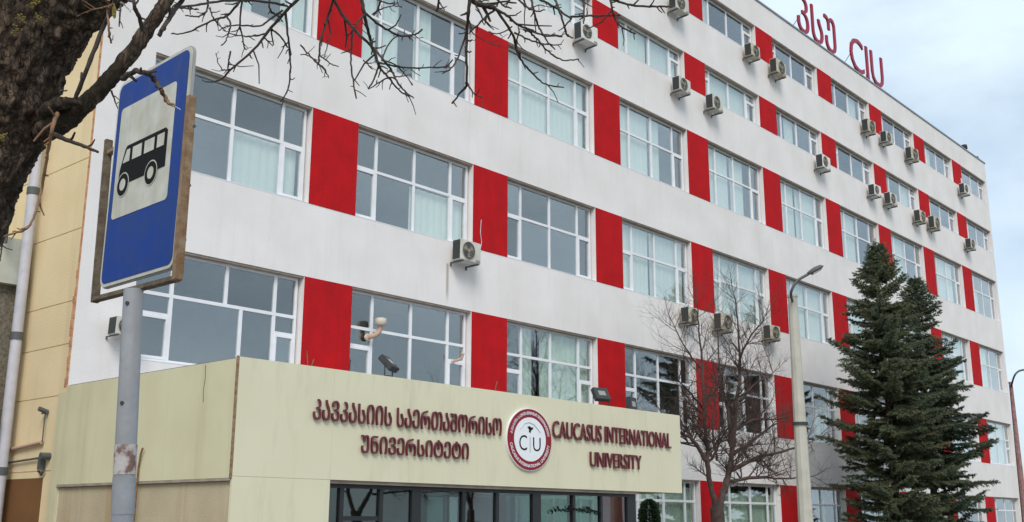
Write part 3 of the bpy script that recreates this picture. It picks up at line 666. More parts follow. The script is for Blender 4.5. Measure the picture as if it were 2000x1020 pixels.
# ------------------------------------------------------------------ street lamps
def lamp(base, H, r0, r1, arm, head, matp, lb, band=None):
    r = empty('street_lamp', (base.x, base.y, GZ), lb, 'street lamp', 'street lamps')
    p = MB().tube([V(base.x,base.y,GZ), V(base.x,base.y,H*.5), V(base.x,base.y,H)], [r0, (r0+r1)/2, r1], 10, smooth=False); p.build('pole', matp, r)
    MB().tube(smooth_path([V(base.x,base.y,H-.15)]+arm, 5), .035, 8).build('arm', M['lampgrey'], r)
    MB().cyl(V(base.x,base.y,H-.02), V(base.x,base.y,H+.05), r1*1.15, 10).build('pole_cap', matp, r)
    a, b = arm[-1], head; d = (b-a).normalized(); s = d.cross(V(0,0,1)).normalized(); up = s.cross(d)
    hb = MB(); L_ = (b-a).length
    prof = [(0,.05,.05),(.15,.09,.07),(.5,.13,.09),(.85,.11,.07),(1,.03,.02)]; vs = []
    for t, wd, ht in prof:
        for q in range(10):
            an = 2*math.pi*q/10; vs.append(a+d*(L_*t)+s*(wd*math.cos(an))+up*(ht*math.sin(an)*(1 if math.sin(an) > 0 else .5)))
    hb.add(vs, [(i*10+j, i*10+(j+1)%10, (i+1)*10+(j+1)%10, (i+1)*10+j) for i in range(4) for j in range(10)]+[tuple(range(9,-1,-1)), tuple(range(40,50))], True)
    hb.build('lamp_head', M['lampgrey'], r)
    MB().obox(a+d*(L_*.5)-up*.05, d, s, up, L_*.28, .09, .012).build('lens', M['lamplens'], r)
    if band: MB().cyl(V(base.x,base.y,band), V(base.x,base.y,band+.07), r0*.98, 10).build('clamp', M['acdark'], r)
    return r
lb_ = at(1563, 835, 26.7)
top = 7.22
pa = [at(1545,572,26.9), at(1556,550,26.9), at(1578,536,26.95)]
lamp(V(lb_.x, lb_.y, 0), top, .205, .115, pa, at(1608,520,27.0), M['concrete'], 'pale concrete lamp post with a curved arm in front of the bare tree', band=3.95)
l2 = at(1990, 900, 40)
lamp(V(l2.x, l2.y, 0), 6.75, .14, .07, [at(1981,735,40), at(1990,725,40), at(2004,722,40)], at(2030,722,40), M['redpole'], 'thin reddish lamp pole at the right edge of the photo')

# ------------------------------------------------------------------ bus stop sign
sp_ = V(-13.533,-16.570,3.205)
su = V(math.sin(-.0521), -math.cos(-.0521), 0); sn = su.cross(V(0,0,1)); sw_ = V(0,0,1)
rl = -.0126; su, sw_ = su*math.cos(rl)+sw_*math.sin(rl), sw_*math.cos(rl)-su*math.sin(rl)
if sn.dot(CAM-sp_) < 0: sn = -sn
bs = empty('bus_stop_sign', (-13.50,-16.56,GZ), 'blue bus stop sign with black bus on white, rusty frame and grey pole', 'sign')
def rrect(x0, x1, z0, z1, r, n=5):
    out = []
    for cx, cz, a in ((x1-r,z0+r,-90),(x1-r,z1-r,0),(x0+r,z1-r,90),(x0+r,z0+r,180)):
        for i in range(n+1):
            q = math.radians(a+90*i/n); out.append((cx+r*math.cos(q), cz+r*math.sin(q)))
    return out
def plate(name, poly, t0, t1, mat, parent=bs): return MB().prism(poly, sp_, su, sw_, sn, t0, t1).build(name, mat, parent, fixn=True)
hw, hh = .3607, .525
pl_ = plate('plate', rrect(-hw,hw,-hh,hh,.05), -.004, .004, M['signwhite'])
plate('plate_rim', rrect(-hw-.006,hw+.006,-hh-.006,hh+.006,.055), -.016, -.0045, M['signback'])
plate('blue_field', rrect(-hw+.016,hw-.016,-hh+.016,hh-.016,.04), .0045, .006, M['signblue'])
plate('white_panel', rrect(-.300,.250,-.195,.376,.022), .0065, .008, M['signwhite'])
# bus pictogram, facing left
T0, T1 = .0085, .0098
bus = [(-.252,.005),(-.247,.048),(-.205,.150),(-.192,.160),(.185,.160),(.202,.145),(.202,-.005),(.165,-.005),(-.20,-.005),(-.235,-.010)]
bus = [(-.262,-.030),(-.255,.045),(-.212,.148),(-.196,.162),(.186,.162),(.206,.146),(.206,-.030),(-.20,-.034)]
pg = plate('bus_pictogram', bus, T0, T1, M['black'])
for q in ([(-.228,.078),(-.193,.141),(-.160,.141),(-.160,.078)], [(-.132,.078),(-.132,.141),(-.040,.141),(-.040,.078)], [(-.012,.078),(-.012,.141),(.084,.141),(.084,.078)], [(.112,.078),(.112,.141),(.180,.141),(.180,.078)]):
    plate('bus_window', q, T1+.0003, T1+.0010, M['signwhite'], pg)
for cx in (-.205, .075):
    circ = lambda r: [(cx+r*math.cos(2*math.pi*i/24), -.034+r*math.sin(2*math.pi*i/24)) for i in range(24)]
    plate('wheel_gap', circ(.062), T1+.0003, T1+.0008, M['signwhite'], pg); plate('wheel', circ(.056), T1+.0011, T1+.0016, M['black'], pg); plate('wheel_hub', circ(.030), T1+.0019, T1+.0024, M['signwhite'], pg)
# angle-iron frame behind the plate
def bar(a, b, r, mat, name='frame_bar', off=-.022):
    p0 = sp_+su*a[0]+sw_*a[1]+sn*off; p1 = sp_+su*b[0]+sw_*b[1]+sn*off
    d = (p1-p0); s = d.normalized(); t = sn; c = (p0+p1)/2
    return MB().obox(c, s, s.cross(t), t, d.length/2, r, .019).build(name, mat, bs, fixn=True, bevel=.003)
bar((-.485,.27),(-.452,-.578), .012, M['rust2']); bar((.354,.275),(.370,-.585), .019, M['rust'], 'frame_bar', -.014)
bar((-.438,-.563),(.35,-.572), .012, M['rust2']); bar((-.47,.2),(.27,.2), .012, M['rust'], 'cross_bar', -.03)
for zq in (.18,-.1,-.35):
    p = sp_+su*(-.385)+sw_*zq+sn*-.03; MB().cyl(p, p+su*.03, .008, 6).build('clip', M['lampgrey'], bs)
    p = sp_+su*(.36)+sw_*(zq-.05)+sn*-.03; MB().cyl(p, p+su*.02, .008, 6).build('clip', M['lampgrey'], bs)
pt_, pb_ = at(261,566,4.90), at(239,1010,4.66)
dr = (pt_-pb_)/(pt_.z-pb_.z); base = pb_+dr*(GZ-pb_.z)
pole = MB().tube([base, pb_, pb_+dr*.45, pt_], [.048,.047,.046,.0435], 24).build('pole', M['polegrey'], bs)
for za, zb, mt in ((1.62,1.78,'polegrey'),(1.79,1.92,'paper')):
    MB().tube([pb_+dr*(za-1.61), pb_+dr*(zb-1.61)], .0488, 24, cap=False).build('pole_sleeve' if mt == 'polegrey' else 'torn_poster', M[mt], pole)
for zq in (2.10, 2.55): 
    p = pb_+dr*(zq-1.61); MB().cyl(p, p-sn*.0+V(-.045,-.025,0), .009, 6).build('bolt', M['acdark'], pole)

# ------------------------------------------------------------------ trees
def jitter(pts, a):
    return [pts[0]]+[p+V(random.uniform(-a,a),random.uniform(-a,a),random.uniform(-a,a)) for p in pts[1:-1]]+[pts[-1]]
# --- near tree: bark trunk with real plates, limbs and hanging twigs
nt_ = empty('bare_tree', at(-360,1010,2.95)*1.0, 'big near tree with cracked dark bark and bare twigs along the top', 'tree')
nt_.location.z = GZ; W[nt_.name] = nt_.location.copy()
def bark_limb(name, pts, rad, n, sub, amp, freq, parent):
    path = smooth_path(pts, sub); k = len(path)
    rr = [rad[min(int(i*(len(rad)-1)/(k-1)), len(rad)-2)]*(1-((i*(len(rad)-1)/(k-1)) % 1 if i < k-1 else 1))+rad[min(int(i*(len(rad)-1)/(k-1))+1, len(rad)-1)]*((i*(len(rad)-1)/(k-1)) % 1 if i < k-1 else 1) for i in range(k)]
    mb = MB(); mb.tube(path, rr, n, cap=True)
    # push vertices out by cell distance: plates stand proud, fissures cut in
    cen = [path[i//n] for i in range(k*n)]
    for i in range(k*n):
        p = Vector(mb.v[i]); dv = (p-cen[i]).normalized()
        q = Vector((p.x*freq, p.y*freq, p.z*freq*.24)); q += noise.noise_vector(q*.8)*.8+noise.noise_vector(p*60)*.25
        d, _ = noise.voronoi(q); e = min(1.0, (d[1]-d[0])*2.2)
        mb.v[i] = tuple(p+dv*(amp*(e-.55)+amp*1.1*noise.noise(p*7)+amp*.5*noise.noise(p*40)))
    # end caps share positions only roughly; fine because they lie out of sight
    return mb.build(name, M['bark'], parent)
D = 2.95
bark_limb('trunk', [V(at(-360,1010,D).x, at(-360,1010,D).y, GZ), at(-350,1000,D), at(-250,740,D), at(-160,510,D), at(-85,350,D), at(-18,195,D), at(25,50,D), at(50,-120,D+.05), at(80,-330,D+.1)], [.22,.19,.175,.165,.160,.165,.155,.13,.11], 120, 36, .016, 32, nt_)
bark_limb('limb', [at(-5,170,D+.02), at(52,103,D+.02), at(120,32,D), at(190,-40,D), at(290,-150,D+.1), at(420,-260,D+.6)], [.125,.11,.10,.095,.085,.07], 80, 34, .012, 28, nt_)
bark_limb('branch', [at(70,262,D+.02), at(118,240,D-.08), at(152,216,D-.1), at(202,168,D-.1), at(252,108,D-.08), at(290,55,D-.05), at(328,-5,D), at(380,-120,D+.2)], [.036,.031,.025,.0215,.020,.0195,.019,.017], 28, 16, .0035, 60, nt_)
bark_limb('branch', [at(80,235,D), at(108,207,D-.12), at(138,200,D-.15), at(160,203,D-.15)], [.030,.019,.012,.004], 24, 10, .004, 60, nt_)
def guide(pts, d0, d1, w0, w1, mat='twig', name='branch', buds=True, jit=0.35, side=0):
    """pts: outline points seen from the viewpoint; depth runs d0..d1 along the branch; w: thickness in photo pixels"""
    n = len(pts); P = []
    for i, (x, y) in enumerate(pts):
        t = i/(n-1); P.append(at(x, y, d0+(d1-d0)*t+random.uniform(-.08,.08)*(0 < i < n-1)))
    S = smooth_path(P, 5); k = len(S)
    S = [S[0]]+[s+V(*(random.uniform(-1,1) for _ in range(3)))*(.0012*d0*jit) for s in S[1:-1]]+[S[-1]]
    R = [((w0+(w1-w0)*i/(k-1))/2)*(d0+(d1-d0)*i/(k-1))/FPX*random.uniform(.9,1.12) for i in range(k)]
    mb = MB(); mb.tube(S, R, 7)
    if buds:
        for i in range(2, k-1):
            if random.random() < .24:
                t = (S[i+1]-S[i-1]).normalized(); q = t.cross(V(random.uniform(-1,1),random.uniform(-1,1),random.uniform(-1,1))).normalized()
                e = (q*.8+t*.6).normalized(); l = random.uniform(.004,.012)*d0
                if random.random() < .13: l *= random.uniform(2,3.5)
                mid = S[i]+e*l*.5+V(0,0,random.uniform(-.2,.2))*l*.4
                mb.tube([S[i], mid, S[i]+e*l+V(random.uniform(-.2,.2),0,random.uniform(-.2,.3))*l], [R[i]*.75, R[i]*.6, R[i]*.45], 5)
    o = mb.build(name, M[mat], nt_)
    return S
DN = 2.8
guide([(147,195),(172,130),(196,68),(218,18),(240,-30),(270,-90)], DN, DN, 9, 8)
guide([(280,62),(272,35),(262,10),(262,-30)], DN+.02, DN, 9, 7)
guide([(238,153),(258,143),(278,141),(300,152),(314,175)], DN+.02, 2.75, 11, 8.5, 'twig', jit=1.2)
guide([(313,173),(319,186),(326,198),(338,206)], 2.75, 2.72, 9, 6.5, 'strip', buds=False, jit=1.2)
guide([(338,206),(345,210),(352,214)], 2.72, 2.71, 3, 1.5, 'pale', 'branch', buds=False)
guide([(105,263),(135,275),(165,286),(191,297)], DN, 2.7, 11, 5)
guide([(112,222),(104,245),(97,275),(90,320),(80,375),(68,420),(52,447),(30,455),(8,462)], DN, 2.6, 8, 3.5, 'strip')
guide([(8,462),(4,480),(0,510)], 2.6, 2.6, 4, 3)
guide([(212,0),(210,25),(213,60),(217,84)], 2.8, 2.75, 6, 3.5, 'strip')
guide([(236,8),(234,30),(233,52)], 2.8, 2.75, 4, 2.5)
guide([(222,8),(205,14),(180,20),(150,32)], 2.75, 2.7, 3.5, 2, 'strip')
guide([(236,5),(246,12),(255,24)], 2.8, 2.75, 4, 2, 'pale')
guide([(310,70),(325,45),(345,15),(370,-20),(400,-70)], D-.05, D+.3, 9, 8)
guide([(218,178),(222,192),(230,212)], DN, DN, 4, 2)
guide([(118,178),(125,177),(131,177)], DN, DN, 5, 2)
# overhead limb that carries the twigs
ov = [(290,-150,3.05),(420,-230,4.0),(600,-250,4.8),(800,-220,5.3),(1000,-200,5.7),(1180,-160,6.0),(1330,-120,6.3)]
S_ = smooth_path([at(*p) for p in ov], 6); k_ = len(S_)
MB().tube(S_, [.085-.06*i/(k_-1) for i in range(k_)], 10, bump=.05).build('limb', M['twig'], nt_)
def from_limb(x):
    i = min(range(k_), key=lambda j: abs((S_[j]-CAM).dot(RGT)/(S_[j]-CAM).dot(FWD)*FPX+1000-x)); q = S_[i]-CAM; dd = q.dot(FWD)
    return q.dot(RGT)/dd*FPX+1000, 510-q.dot(UPV)/dd*FPX, dd
def hang(pts, w0, w1, d=None, **kw):
    x, y = pts[0]
    lx, ly, ld = from_limb(x+random.uniform(-60,60))
    d0 = d or ld+random.uniform(-.5,.3)
    if y <= 3:
        pre = [at(lx,ly,ld), at((lx+x)/2+10,(ly+y)/2-20,(ld+d0)/2), at(x,y,d0)]
        s = smooth_path(pre, 4); MB().tube(s, [(w0*1.5-(w0*.5)*i/(len(s)-1))/2*d0/FPX for i in range(len(s))], 6).build('branch', M['twig'], nt_)
    return guide(pts, d0, d0+random.uniform(-.35,.25), w0, w1, **kw)
A = 5.0
hang([(584,-4),(561,20),(530,54),(495,97),(450,137),(432,155),(412,160),(395,158)], 7, 2, A)
guide([(558,26),(561,60),(565,95),(567,140),(562,175),(547,199)], A, A-.1, 5, 2.5)
guide([(532,58),(548,72),(562,93)], A, A, 4, 3)
guide([(342,14),(370,12),(400,7),(440,2),(475,1),(520,4),(561,12)], A-1.2, A, 5, 4.5)
hang([(474,-3),(458,16),(442,32),(417,39),(385,55),(357,66),(335,66)], 5, 2.5, A-.2)
guide([(442,32),(450,44),(449,56),(445,70),(440,82),(432,89)], A-.2, A-.4, 4, 2)
hang([(473,-2),(469,45),(473,70),(477,92),(482,97)], 4, 2, A-.1)
guide([(552,20),(530,36),(507,51),(475,50),(447,51),(427,60)], A, A-.3, 4.5, 2)
guide([(518,66),(500,70),(475,71),(447,65)], A, A-.3, 4, 2)
guide([(410,15),(414,30),(420,40),(430,52),(441,60)], A-.3, A-.3, 3, 2)
hang([(405,-2),(406,14),(400,26),(387,32),(374,32),(362,30)], 4, 2.5, A-.5)
hang([(526,-2),(527,18),(540,30),(552,42)], 4, 2.5, A)
guide([(450,101),(447,118),(445,134)], A-.2, A-.2, 3.5, 3); guide([(449,136),(440,137),(433,135),(426,122),(422,104)], A-.2, A-.4, 3, 1.5)
guide([(515,73),(525,82),(532,90)], A, A-.1, 3.5, 2)
guide([(342,14),(365,17),(388,19)], A-1.2, A-1.3, 4, 2); guide([(325,45),(338,14),(352,4)], A-1.5, A-1.2, 3.5, 3)
hang([(652,-3),(640,35),(628,72),(624,100),(622,127)], 5, 3.5, A)
guide([(587,88),(603,106),(618,122),(632,132),(638,142),(642,152)], A-.05, A-.2, 3.5, 2)
guide([(622,106),(634,116),(648,126),(661,130)], A-.05, A-.1, 3, 2); guide([(587,107),(600,108),(612,116),(622,127)], A, A, 2, 2.5)
hang([(650,-4),(668,28),(690,55),(712,78),(730,95),(750,118),(766,140),(775,158),(790,178),(808,192)], 7, 2.5, A+.3)
hang([(706,-3),(713,35),(722,72),(728,95),(738,122),(746,138),(760,152),(778,175),(800,190)], 8, 2.5, A+.4)
guide([(640,36),(645,60),(640,85),(634,110)], A, A-.1, 3, 2)
guide([(688,60),(686,95),(686,130),(690,160),(696,193)], A+.3, A+.1, 4.5, 3)
guide([(712,28),(700,42),(690,58),(680,70)], A+.3, A+.2, 4, 2)
guide([(715,27),(735,45),(762,62),(780,70),(798,70),(814,66),(825,58)], A+.4, A+.6, 5, 3)
guide([(740,125),(733,148),(720,174)], A+.4, A+.3, 4, 3); guide([(760,152),(742,160),(728,170),(719,174)], A+.4, A+.3, 3, 2)
guide([(738,122),(765,128),(800,133),(840,132),(870,130),(884,117)], A+.4, A+.5, 4, 2.5)
guide([(746,118),(768,125),(788,142),(806,166)], A+.4, A+.4, 3.5, 2); guide([(710,118),(718,126),(728,136)], A+.4, A+.4, 3, 1.5)
guide([(748,112),(756,92),(768,76),(780,70)], A+.4, A+.6, 3, 2.5); guide([(760,152),(780,150),(803,145)], A+.4, A+.4, 3, 1.5)
hang([(745,-3),(738,18),(730,30)], 4, 3, A+.3); guide([(728,28),(745,18),(765,12),(785,14)], A+.3, A+.2, 3, 2); hang([(732,-3),(755,6),(778,8)], 4, 2, A+.2)
hang([(918,-4),(914,30),(912,60),(911,110),(912,162),(900,180),(883,202)], 7, 3.5, A+.7)
guide([(913,163),(922,178),(932,188),(943,190)], A+.7, A+.6, 4, 2)
guide([(912,60),(903,88),(891,120),(880,134),(868,142)], A+.7, A+.5, 4, 3)
hang([(915,-6),(930,6),(950,12),(968,16)], 12, 9, A+.7)
guide([(966,15),(985,42),(1002,70),(1010,100),(1022,124),(1038,141),(1055,158),(1070,166),(1101,171)], A+.7, A+1, 6, 2.5)
guide([(968,18),(990,30),(1010,48),(1035,58),(1062,69),(1098,72)], A+.7, A+.9, 6, 2.5)
hang([(1038,-3),(1043,22),(1050,48),(1060,66),(1070,82),(1084,97)], 5, 2.5, A+.9)
guide([(1026,54),(1040,68),(1052,80),(1068,98),(1089,114),(1110,118),(1131,116)], A+.8, A+.9, 4.5, 2.5)
guide([(1014,60),(1012,52),(1020,48)], A+.8, A+.8, 3, 2); guide([(1005,64),(1030,76),(1052,84),(1080,88),(1097,87)], A+.8, A+.9, 4, 2)
guide([(1022,58),(1045,64),(1070,68),(1098,70)], A+.8, A+.9, 3.5, 2); guide([(1014,62),(1010,78),(1010,100)], A+.8, A+.8, 3.5, 2.5)
hang([(1050,-3),(1075,10),(1095,22),(1116,37)], 5, 4, A+1); hang([(1083,-3),(1092,20),(1101,48),(1107,68),(1118,74)], 5, 3, A+1)
guide([(1116,37),(1106,48),(1104,60),(1112,72)], A+1, A+1, 3.5, 2.5)
guide([(1112,34),(1135,32),(1155,31),(1185,31),(1212,30)], A+1, A+1.2, 4.5, 3.5)
hang([(1191,-3),(1196,20),(1203,40),(1218,55),(1241,66)], 5, 3, A+1.2)
hang([(1186,-5),(1215,6),(1242,12),(1275,13),(1308,13)], 5, 4, A+1.2)
hang([(1140,-3),(1141,22),(1140,46)], 4.5, 3, A+1.1); hang([(1010,-3),(1030,14),(1048,22),(1064,20)], 4, 2.5, A+.9)
guide([(968,18),(950,32),(932,50),(918,62)], A+.7, A+.7, 5, 3); guide([(930,12),(942,34),(955,50),(964,58)], A+.7, A+.6, 4, 2)
guide([(990,30),(1005,30),(1018,22)], A+.7, A+.7, 3.5, 2); hang([(970,-3),(985,12),(999,16)], 4.5, 2.5, A+.8); hang([(1022,-3),(1028,12),(1035,20)], 4, 2, A+.9)
hang([(857,-3),(856,12),(853,22)], 5, 4, A+.6); hang([(935,-3),(945,8),(985,4),(1008,6)], 5, 3, A+.8); guide([(1000,52),(985,62),(970,66),(955,62)], A+.8, A+.7, 3, 2)
guide([(913,62),(905,65),(896,66)], A+.7, A+.7, 3.5, 2); guide([(923,65),(940,76),(960,86),(978,90)], A+.7, A+.7, 2, 1.5)
# lichen patches on the trunk
for x, y, s in ((65,6,.016),(42,36,.013),(75,34,.012),(30,60,.012),(2,268,.014)):
    c = at(x, y, D-.165); d = (CAM-c).normalized(); a_ = d.orthogonal().normalized(); b_ = d.cross(a_); mb = MB()
    for i in range(26):
        p = c+a_*random.gauss(0,s*.45)+b_*random.gauss(0,s*.45)-d*.002; q = random.uniform(.12,.3)*s
        mb.add([p+a_*q, p+b_*q, p-a_*q, p-b_*q, p+d*q*.8], [(0,1,4),(1,2,4),(2,3,4),(3,0,4)])
    mb.build('lichen', M['lichen'], nt_)
for x, y, dd in ((223,22,2.74),):
    c = at(x, y, dd); mb = MB(); u = UPV*.02; r_ = RGT*.006
    mb.add([c+u, c+r_+u*.3, c+r_*.8-u*.8, c-u, c-r_-u*.5, c-r_*.9+u*.4], [(0,1,2,3),(0,3,4,5)]); mb.build('withered_leaf', M['lichen'], nt_)

# --- bare tree by the porch
mt_ = empty('bare_tree', (12.4, -4.0, GZ), 'forked bare tree standing between the porch and the concrete lamp post', 'tree')
YT0 = -4.0
def onY(x, y, yy):
    d = RGT*((x-1000)/FPX)+UPV*((510-y)/FPX)+FWD; return CAM+d*((yy-CAM.y)/d.y)
rng = random.Random(11)
def grow(mb, p, d, ln, r, lev):
    k = 5; pts = [p]; dirn = d.normalized(); seg = ln/k
    for i in range(k):
        dirn = (dirn+V(rng.gauss(0,.14),rng.gauss(0,.14),rng.gauss(.05,.12))).normalized(); pts.append(pts[-1]+dirn*seg)
    mb.tube(pts, [r*(1-.72*i/k) for i in range(k+1)], 5 if lev < 2 else 4, cap=False)
    if lev >= 3: return
    for i in range(1, k+1):
        for q in range(2 if lev else 1):
            if rng.random() < (.88 if lev < 2 else .62):
                t = (pts[min(i+1,k)]-pts[i-1]).normalized(); s = t.cross(V(rng.gauss(0,1),rng.gauss(0,1),rng.gauss(0,1))).normalized()
                grow(mb, pts[i], t*.75+s*.75+V(0,0,.18), ln*rng.uniform(.38,.62), r*(1-.72*i/k)*.62, lev+1)
def limb(pts, w0, w1, name, y0=YT0, y1=YT0, dens=.8, tl=1.3):
    n = len(pts); P = [onY(x, y, y0+(y1-y0)*i/(n-1)) for i, (x, y) in enumerate(pts)]
    S = smooth_path(P, 4); k = len(S); dp = (P[0]-CAM).dot(FWD)
    R = [(w0+(w1-w0)*i/(k-1))/2*dp/FPX*rng.uniform(.93,1.07) for i in range(k)]
    S = [S[0]]+[s+V(*(rng.uniform(-.02,.02) for _ in range(3))) for s in S[1:]]
    o = MB().tube(S, R, 9).build(name, M['midbark'], mt_)
    tw = MB()
    for i in range(max(2,int(k*.22)), k):
        for q in range(2):
            if rng.random() < min(1, dens*.95):
                t = (S[min(i+1,k-1)]-S[i-1]).normalized(); s = t.cross(V(rng.gauss(0,1),rng.gauss(0,1),rng.gauss(0,1))).normalized()
                grow(tw, S[i], t*.6+s*.85+V(0,0,.15), tl*rng.uniform(.5,1.2), max(.011,min(R[i]*.5,.028)), 1)
    grow(tw, S[-1], S[-1]-S[-2], tl*.9, R[-1]*.9, 1)
    tw.build('twigs', M['midbark'], o)
b0 = onY(1402,1018,YT0)
MB().tube(smooth_path([V(b0.x+.0,b0.y,GZ),V(b0.x,b0.y,.6),b0,onY(1399,990,YT0)],4), [.30,.26,.235,.225,.22,.22,.215,.21,.21,.21,.21,.205,.20], 14, bump=.04).build('trunk', M['midbark'], mt_)
limb([(1397,1000),(1394,974),(1383,918),(1381,871),(1376,827),(1374,767),(1370,702),(1366,646),(1362,600)], 12.5, 2, 'stem', dens=.55, tl=1.2)
limb([(1404,1000),(1409,974),(1420,940),(1426,905),(1432,862),(1435,819),(1439,776),(1445,733),(1445,690),(1441,638),(1437,586)], 15, 2.2, 'stem', dens=.55, tl=1.2)
limb([(1428,872),(1422,802),(1411,767),(1405,711),(1402,646)], 9, 2, 'branch', YT0, YT0+.6, .6)
limb([(1378,900),(1359,866),(1343,852),(1325,846),(1305,838)], 9, 2.5, 'branch', YT0, YT0+.3, .7)
limb([(1428,918),(1463,901),(1502,888),(1553,875),(1588,862)], 10, 2, 'branch', YT0, YT0-.6, .8)
limb([(1432,888),(1467,862),(1502,836),(1536,819)], 8, 2, 'branch', YT0, YT0+.8, .8)
limb([(1438,840),(1471,821),(1515,819)], 6, 2, 'branch', YT0, YT0-1.0, .8)
limb([(1445,784),(1476,750),(1510,728)], 6, 2, 'branch', YT0, YT0+.5, .8)
limb([(1424,940),(1476,933),(1528,935),(1588,931)], 8, 2, 'branch', YT0, YT0-.8, .8)
limb([(1445,700),(1462,664),(1490,628)], 5, 1.8, 'branch', YT0, YT0-.6, .8)
limb([(1372,720),(1345,690),(1318,640)], 5, 1.8, 'branch', YT0, YT0+.5, .7)
limb([(1376,800),(1350,770),(1322,740)], 5, 1.8, 'branch', YT0, YT0-.5, .7)
limb([(1381,905),(1400,880),(1405,840),(1412,800)], 6, 2, 'branch', YT0, YT0-.6, .7)
limb([(1400,900),(1392,850),(1396,790),(1398,740)], 5, 2, 'branch', YT0+.3, YT0+.8, .6)

# across the road: trees of the same kind, which the photograph shows mirrored in the glass
for (x, y, rz, sc) in ((18.5,-31,1.0,1.0),(27.5,-32,2.6,1.05),(57,-31,4.0,1.7)):
    c = copy_tree(mt_); c.location = (x, y, GZ); c.rotation_euler.z = rz; c.scale = (sc, sc, sc)
    tag(c, {18.5: 'bare tree across the road, mirrored in the left panes of the entrance glazing', 27.5: 'bare tree across the road, mirrored in the middle panes of the entrance glazing', 57: 'tall bare tree across the road, mirrored in windows right above the porch'}[x], 'tree', 'trees mirrored in the glass')

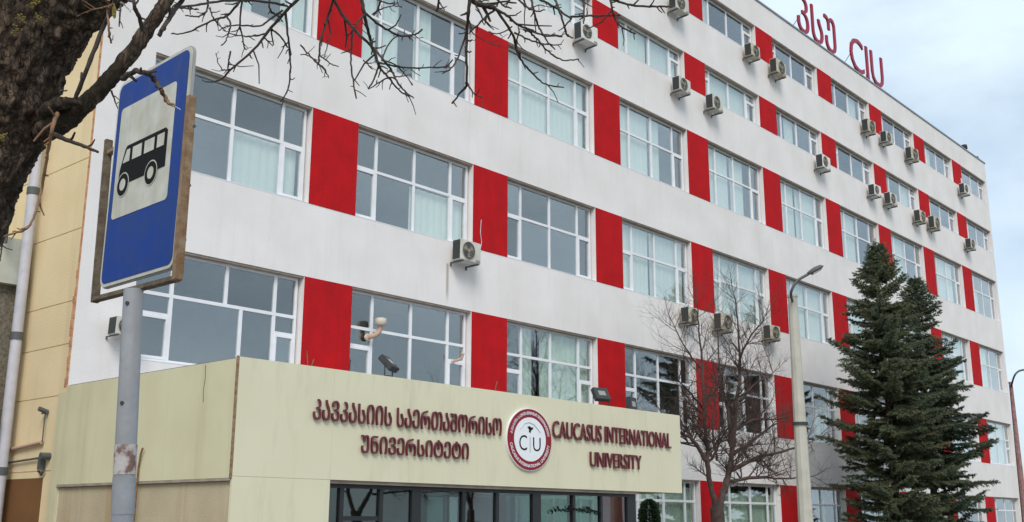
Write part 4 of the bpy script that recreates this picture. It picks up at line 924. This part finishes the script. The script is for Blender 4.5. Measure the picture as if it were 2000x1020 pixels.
# --- two firs
def fir(px, py, yy, H, Rm, seed, lb, matn, lean=0.0):
    rg = random.Random(seed); tip = onY(px, py, yy); x, y, H = tip.x, tip.y, tip.z
    root = empty('fir_tree', (x, y, GZ), lb, 'tree', 'firs in front of the building')
    MB().tube([V(x,y,GZ),V(x,y,H*.5),V(x,y,H-.05)], [.19,.10,.012], 9).build('trunk', M['firtrunk'], root)
    wood = MB(); nv = []; nf = []
    def blade(p, d, s, ln, wd):             # one needle cluster: a slim folded leaf of two triangles
        b = len(nv); q = p+d*ln
        nv.extend([tuple(p-s*wd), tuple(p+s*wd), tuple(q)]); nf.append((b, b+1, b+2))
    def spray(p, d, ln):                    # a twig clothed with needle clusters on all sides
        d = d.normalized(); n = max(4, int(ln/.042))
        for i in range(n):
            t = (i+rg.random())/n; c = p+d*(ln*t)+V(0,0,-.10*ln*t*t)
            for q in range(4):
                s = d.cross(V(rg.gauss(0,1),rg.gauss(0,1),rg.gauss(0,1))).normalized()
                e = (d*.75+s*.75+V(0,0,.12)).normalized()
                blade(c, e, e.cross(s).normalized() if e.cross(s).length > .01 else s, rg.uniform(.08,.15)*(1.1-.45*t), rg.uniform(.013,.022))
        c = p+d*ln; blade(c-d*.05, d, d.orthogonal().normalized(), .14, .02)
    z = GZ+.9; 
    while z < H-.12:
        t = (H-z)/(H-GZ); R = Rm*min(1.0, (t*1.9))**.78*(1-.36*max(0, (t-.52)/.48))
        nb_ = 5 if t < .1 else (7 if t < .3 else 8)
        a0 = rg.random()*6.28
        for i in range(nb_):
            a = a0+6.283*i/nb_+rg.uniform(-.35,.35); ln = max(.16, R*(1+.55*noise.noise(V(math.cos(a)*1.3+seed*3.1, math.sin(a)*1.3, z*.55)))*rg.uniform(.62,1.18)); 
            ln = min(ln, R*1.22+.1)
            up = .6 if t < .2 else rg.uniform(-.08,.50)
            d = V(math.cos(a), math.sin(a), 0); k = 6; pts = []
            for j in range(k+1):
                s_ = j/k; pts.append(V(x,y,z)+d*(ln*s_)+V(0,0,ln*(up*s_-.42*s_*s_*(1-.2*s_)+.26*s_**3)))
            wood.tube(pts, [.030*(1-.8*j/k)*min(1,.4+ln/3) for j in range(k+1)], 4, cap=False)
            m = max(3, int(ln/.125)); sd = d.cross(V(0,0,1))
            for j in range(m):
                s_ = .16+.84*(j+rg.random()*.7)/m; f_ = min(s_*k, k-.001); q = int(f_); p = pts[q].lerp(pts[q+1], f_-q); tg = (pts[q+1]-pts[q]).normalized()
                for side in (-1, 1):
                    sl = (.14+.36*ln*.42*(1-s_)**.7+.10*rg.random())*rg.uniform(.7,1.25)
                    dd = (tg*.72+sd*(side*.75)+V(0,0,rg.uniform(-.28,.10))).normalized()
                    spray(p, dd, sl)
                    if rg.random() < .5: spray(p, (tg*.5+sd*(side*.3)+V(0,0,rg.uniform(-.9,-.3))), sl*.6)
                    if sl > .4: spray(p+dd*sl*.5, (dd*.7+tg*.5+V(0,0,rg.uniform(-.3,.1))), sl*.5)
            spray(pts[-2], pts[-1]-pts[-2], max(.2, ln*.2))
        z += (.17 if t < .15 else .29)*rg.uniform(.7,1.3)
    spray(V(x,y,H-.35), V(0,0,1), .45)
    wood.build('boughs', M['firtrunk'], root)
    me = bpy.data.meshes.new('needles'); va = np.array(nv, dtype=np.float32).reshape(-1,3)-np.array(W[root.name], dtype=np.float32)
    n = len(va); me.vertices.add(n); me.vertices.foreach_set('co', va.ravel()); me.loops.add(n); me.loops.foreach_set('vertex_index', np.arange(n, dtype=np.int32))
    me.polygons.add(n//3); me.polygons.foreach_set('loop_start', np.arange(0, n, 3, dtype=np.int32)); me.update(calc_edges=True); me.validate()
    me.materials.append(M[matn]); cr_ = link('needles', me, root, W[root.name]); tag(cr_, kind='stuff')
    print('fir tris', n//3)
fir(1709, 470, -4.2, 12.7, 2.4, 3, 'taller dark fir in front of the building, the left one of two', 'needle')
fir(1787, 543, -3.6, 11.9, 2.5, 8, 'slightly lower dark fir crowding in on the right of the taller one', 'needle2')

# --- clipped column beside the entrance
bp = onY(1268, 1000, -3.2)
tp = empty('clipped_shrub', (bp.x, bp.y, GZ), 'round-topped clipped evergreen in a pot beside the entrance glazing', 'shrub')
lv = MB(); rg = random.Random(5); ztop = onY(1268, 976, -3.2).z
for i in range(12000):
    zz = rg.uniform(.25, 1.0); th = rg.uniform(0, 6.283); prof = .29*math.sqrt(max(.02, 1-max(0,(zz-.80)/.20)**2))*(.75+.25*min(1,(zz-.25)/.3)); rr = prof*math.sqrt(rg.uniform(.12,1.08))
    c = V(bp.x+rr*math.cos(th), bp.y+rr*math.sin(th), GZ+(ztop-GZ)*zz); n = V(math.cos(th),math.sin(th),rg.uniform(-.3,.8)).normalized()
    a_ = n.cross(V(rg.gauss(0,1),rg.gauss(0,1),rg.gauss(0,1))).normalized(); q = rg.uniform(.03,.055); lv.add([c-a_*q*.5, c+a_*q*.5, c+n*q*1.3], [(0,1,2)])
tag(lv.build('leaves', M['topiary'], tp), kind='stuff')
MB().tube([V(bp.x,bp.y,GZ+.3),V(bp.x,bp.y,GZ+(ztop-GZ)*.9)], [.05,.02], 8).build('stem', M['firtrunk'], tp)
MB().tube([V(bp.x,bp.y,GZ),V(bp.x,bp.y,GZ+.45),V(bp.x,bp.y,GZ+.5)], [.20,.27,.29], 18).build('pot', M['terracotta'], tp)
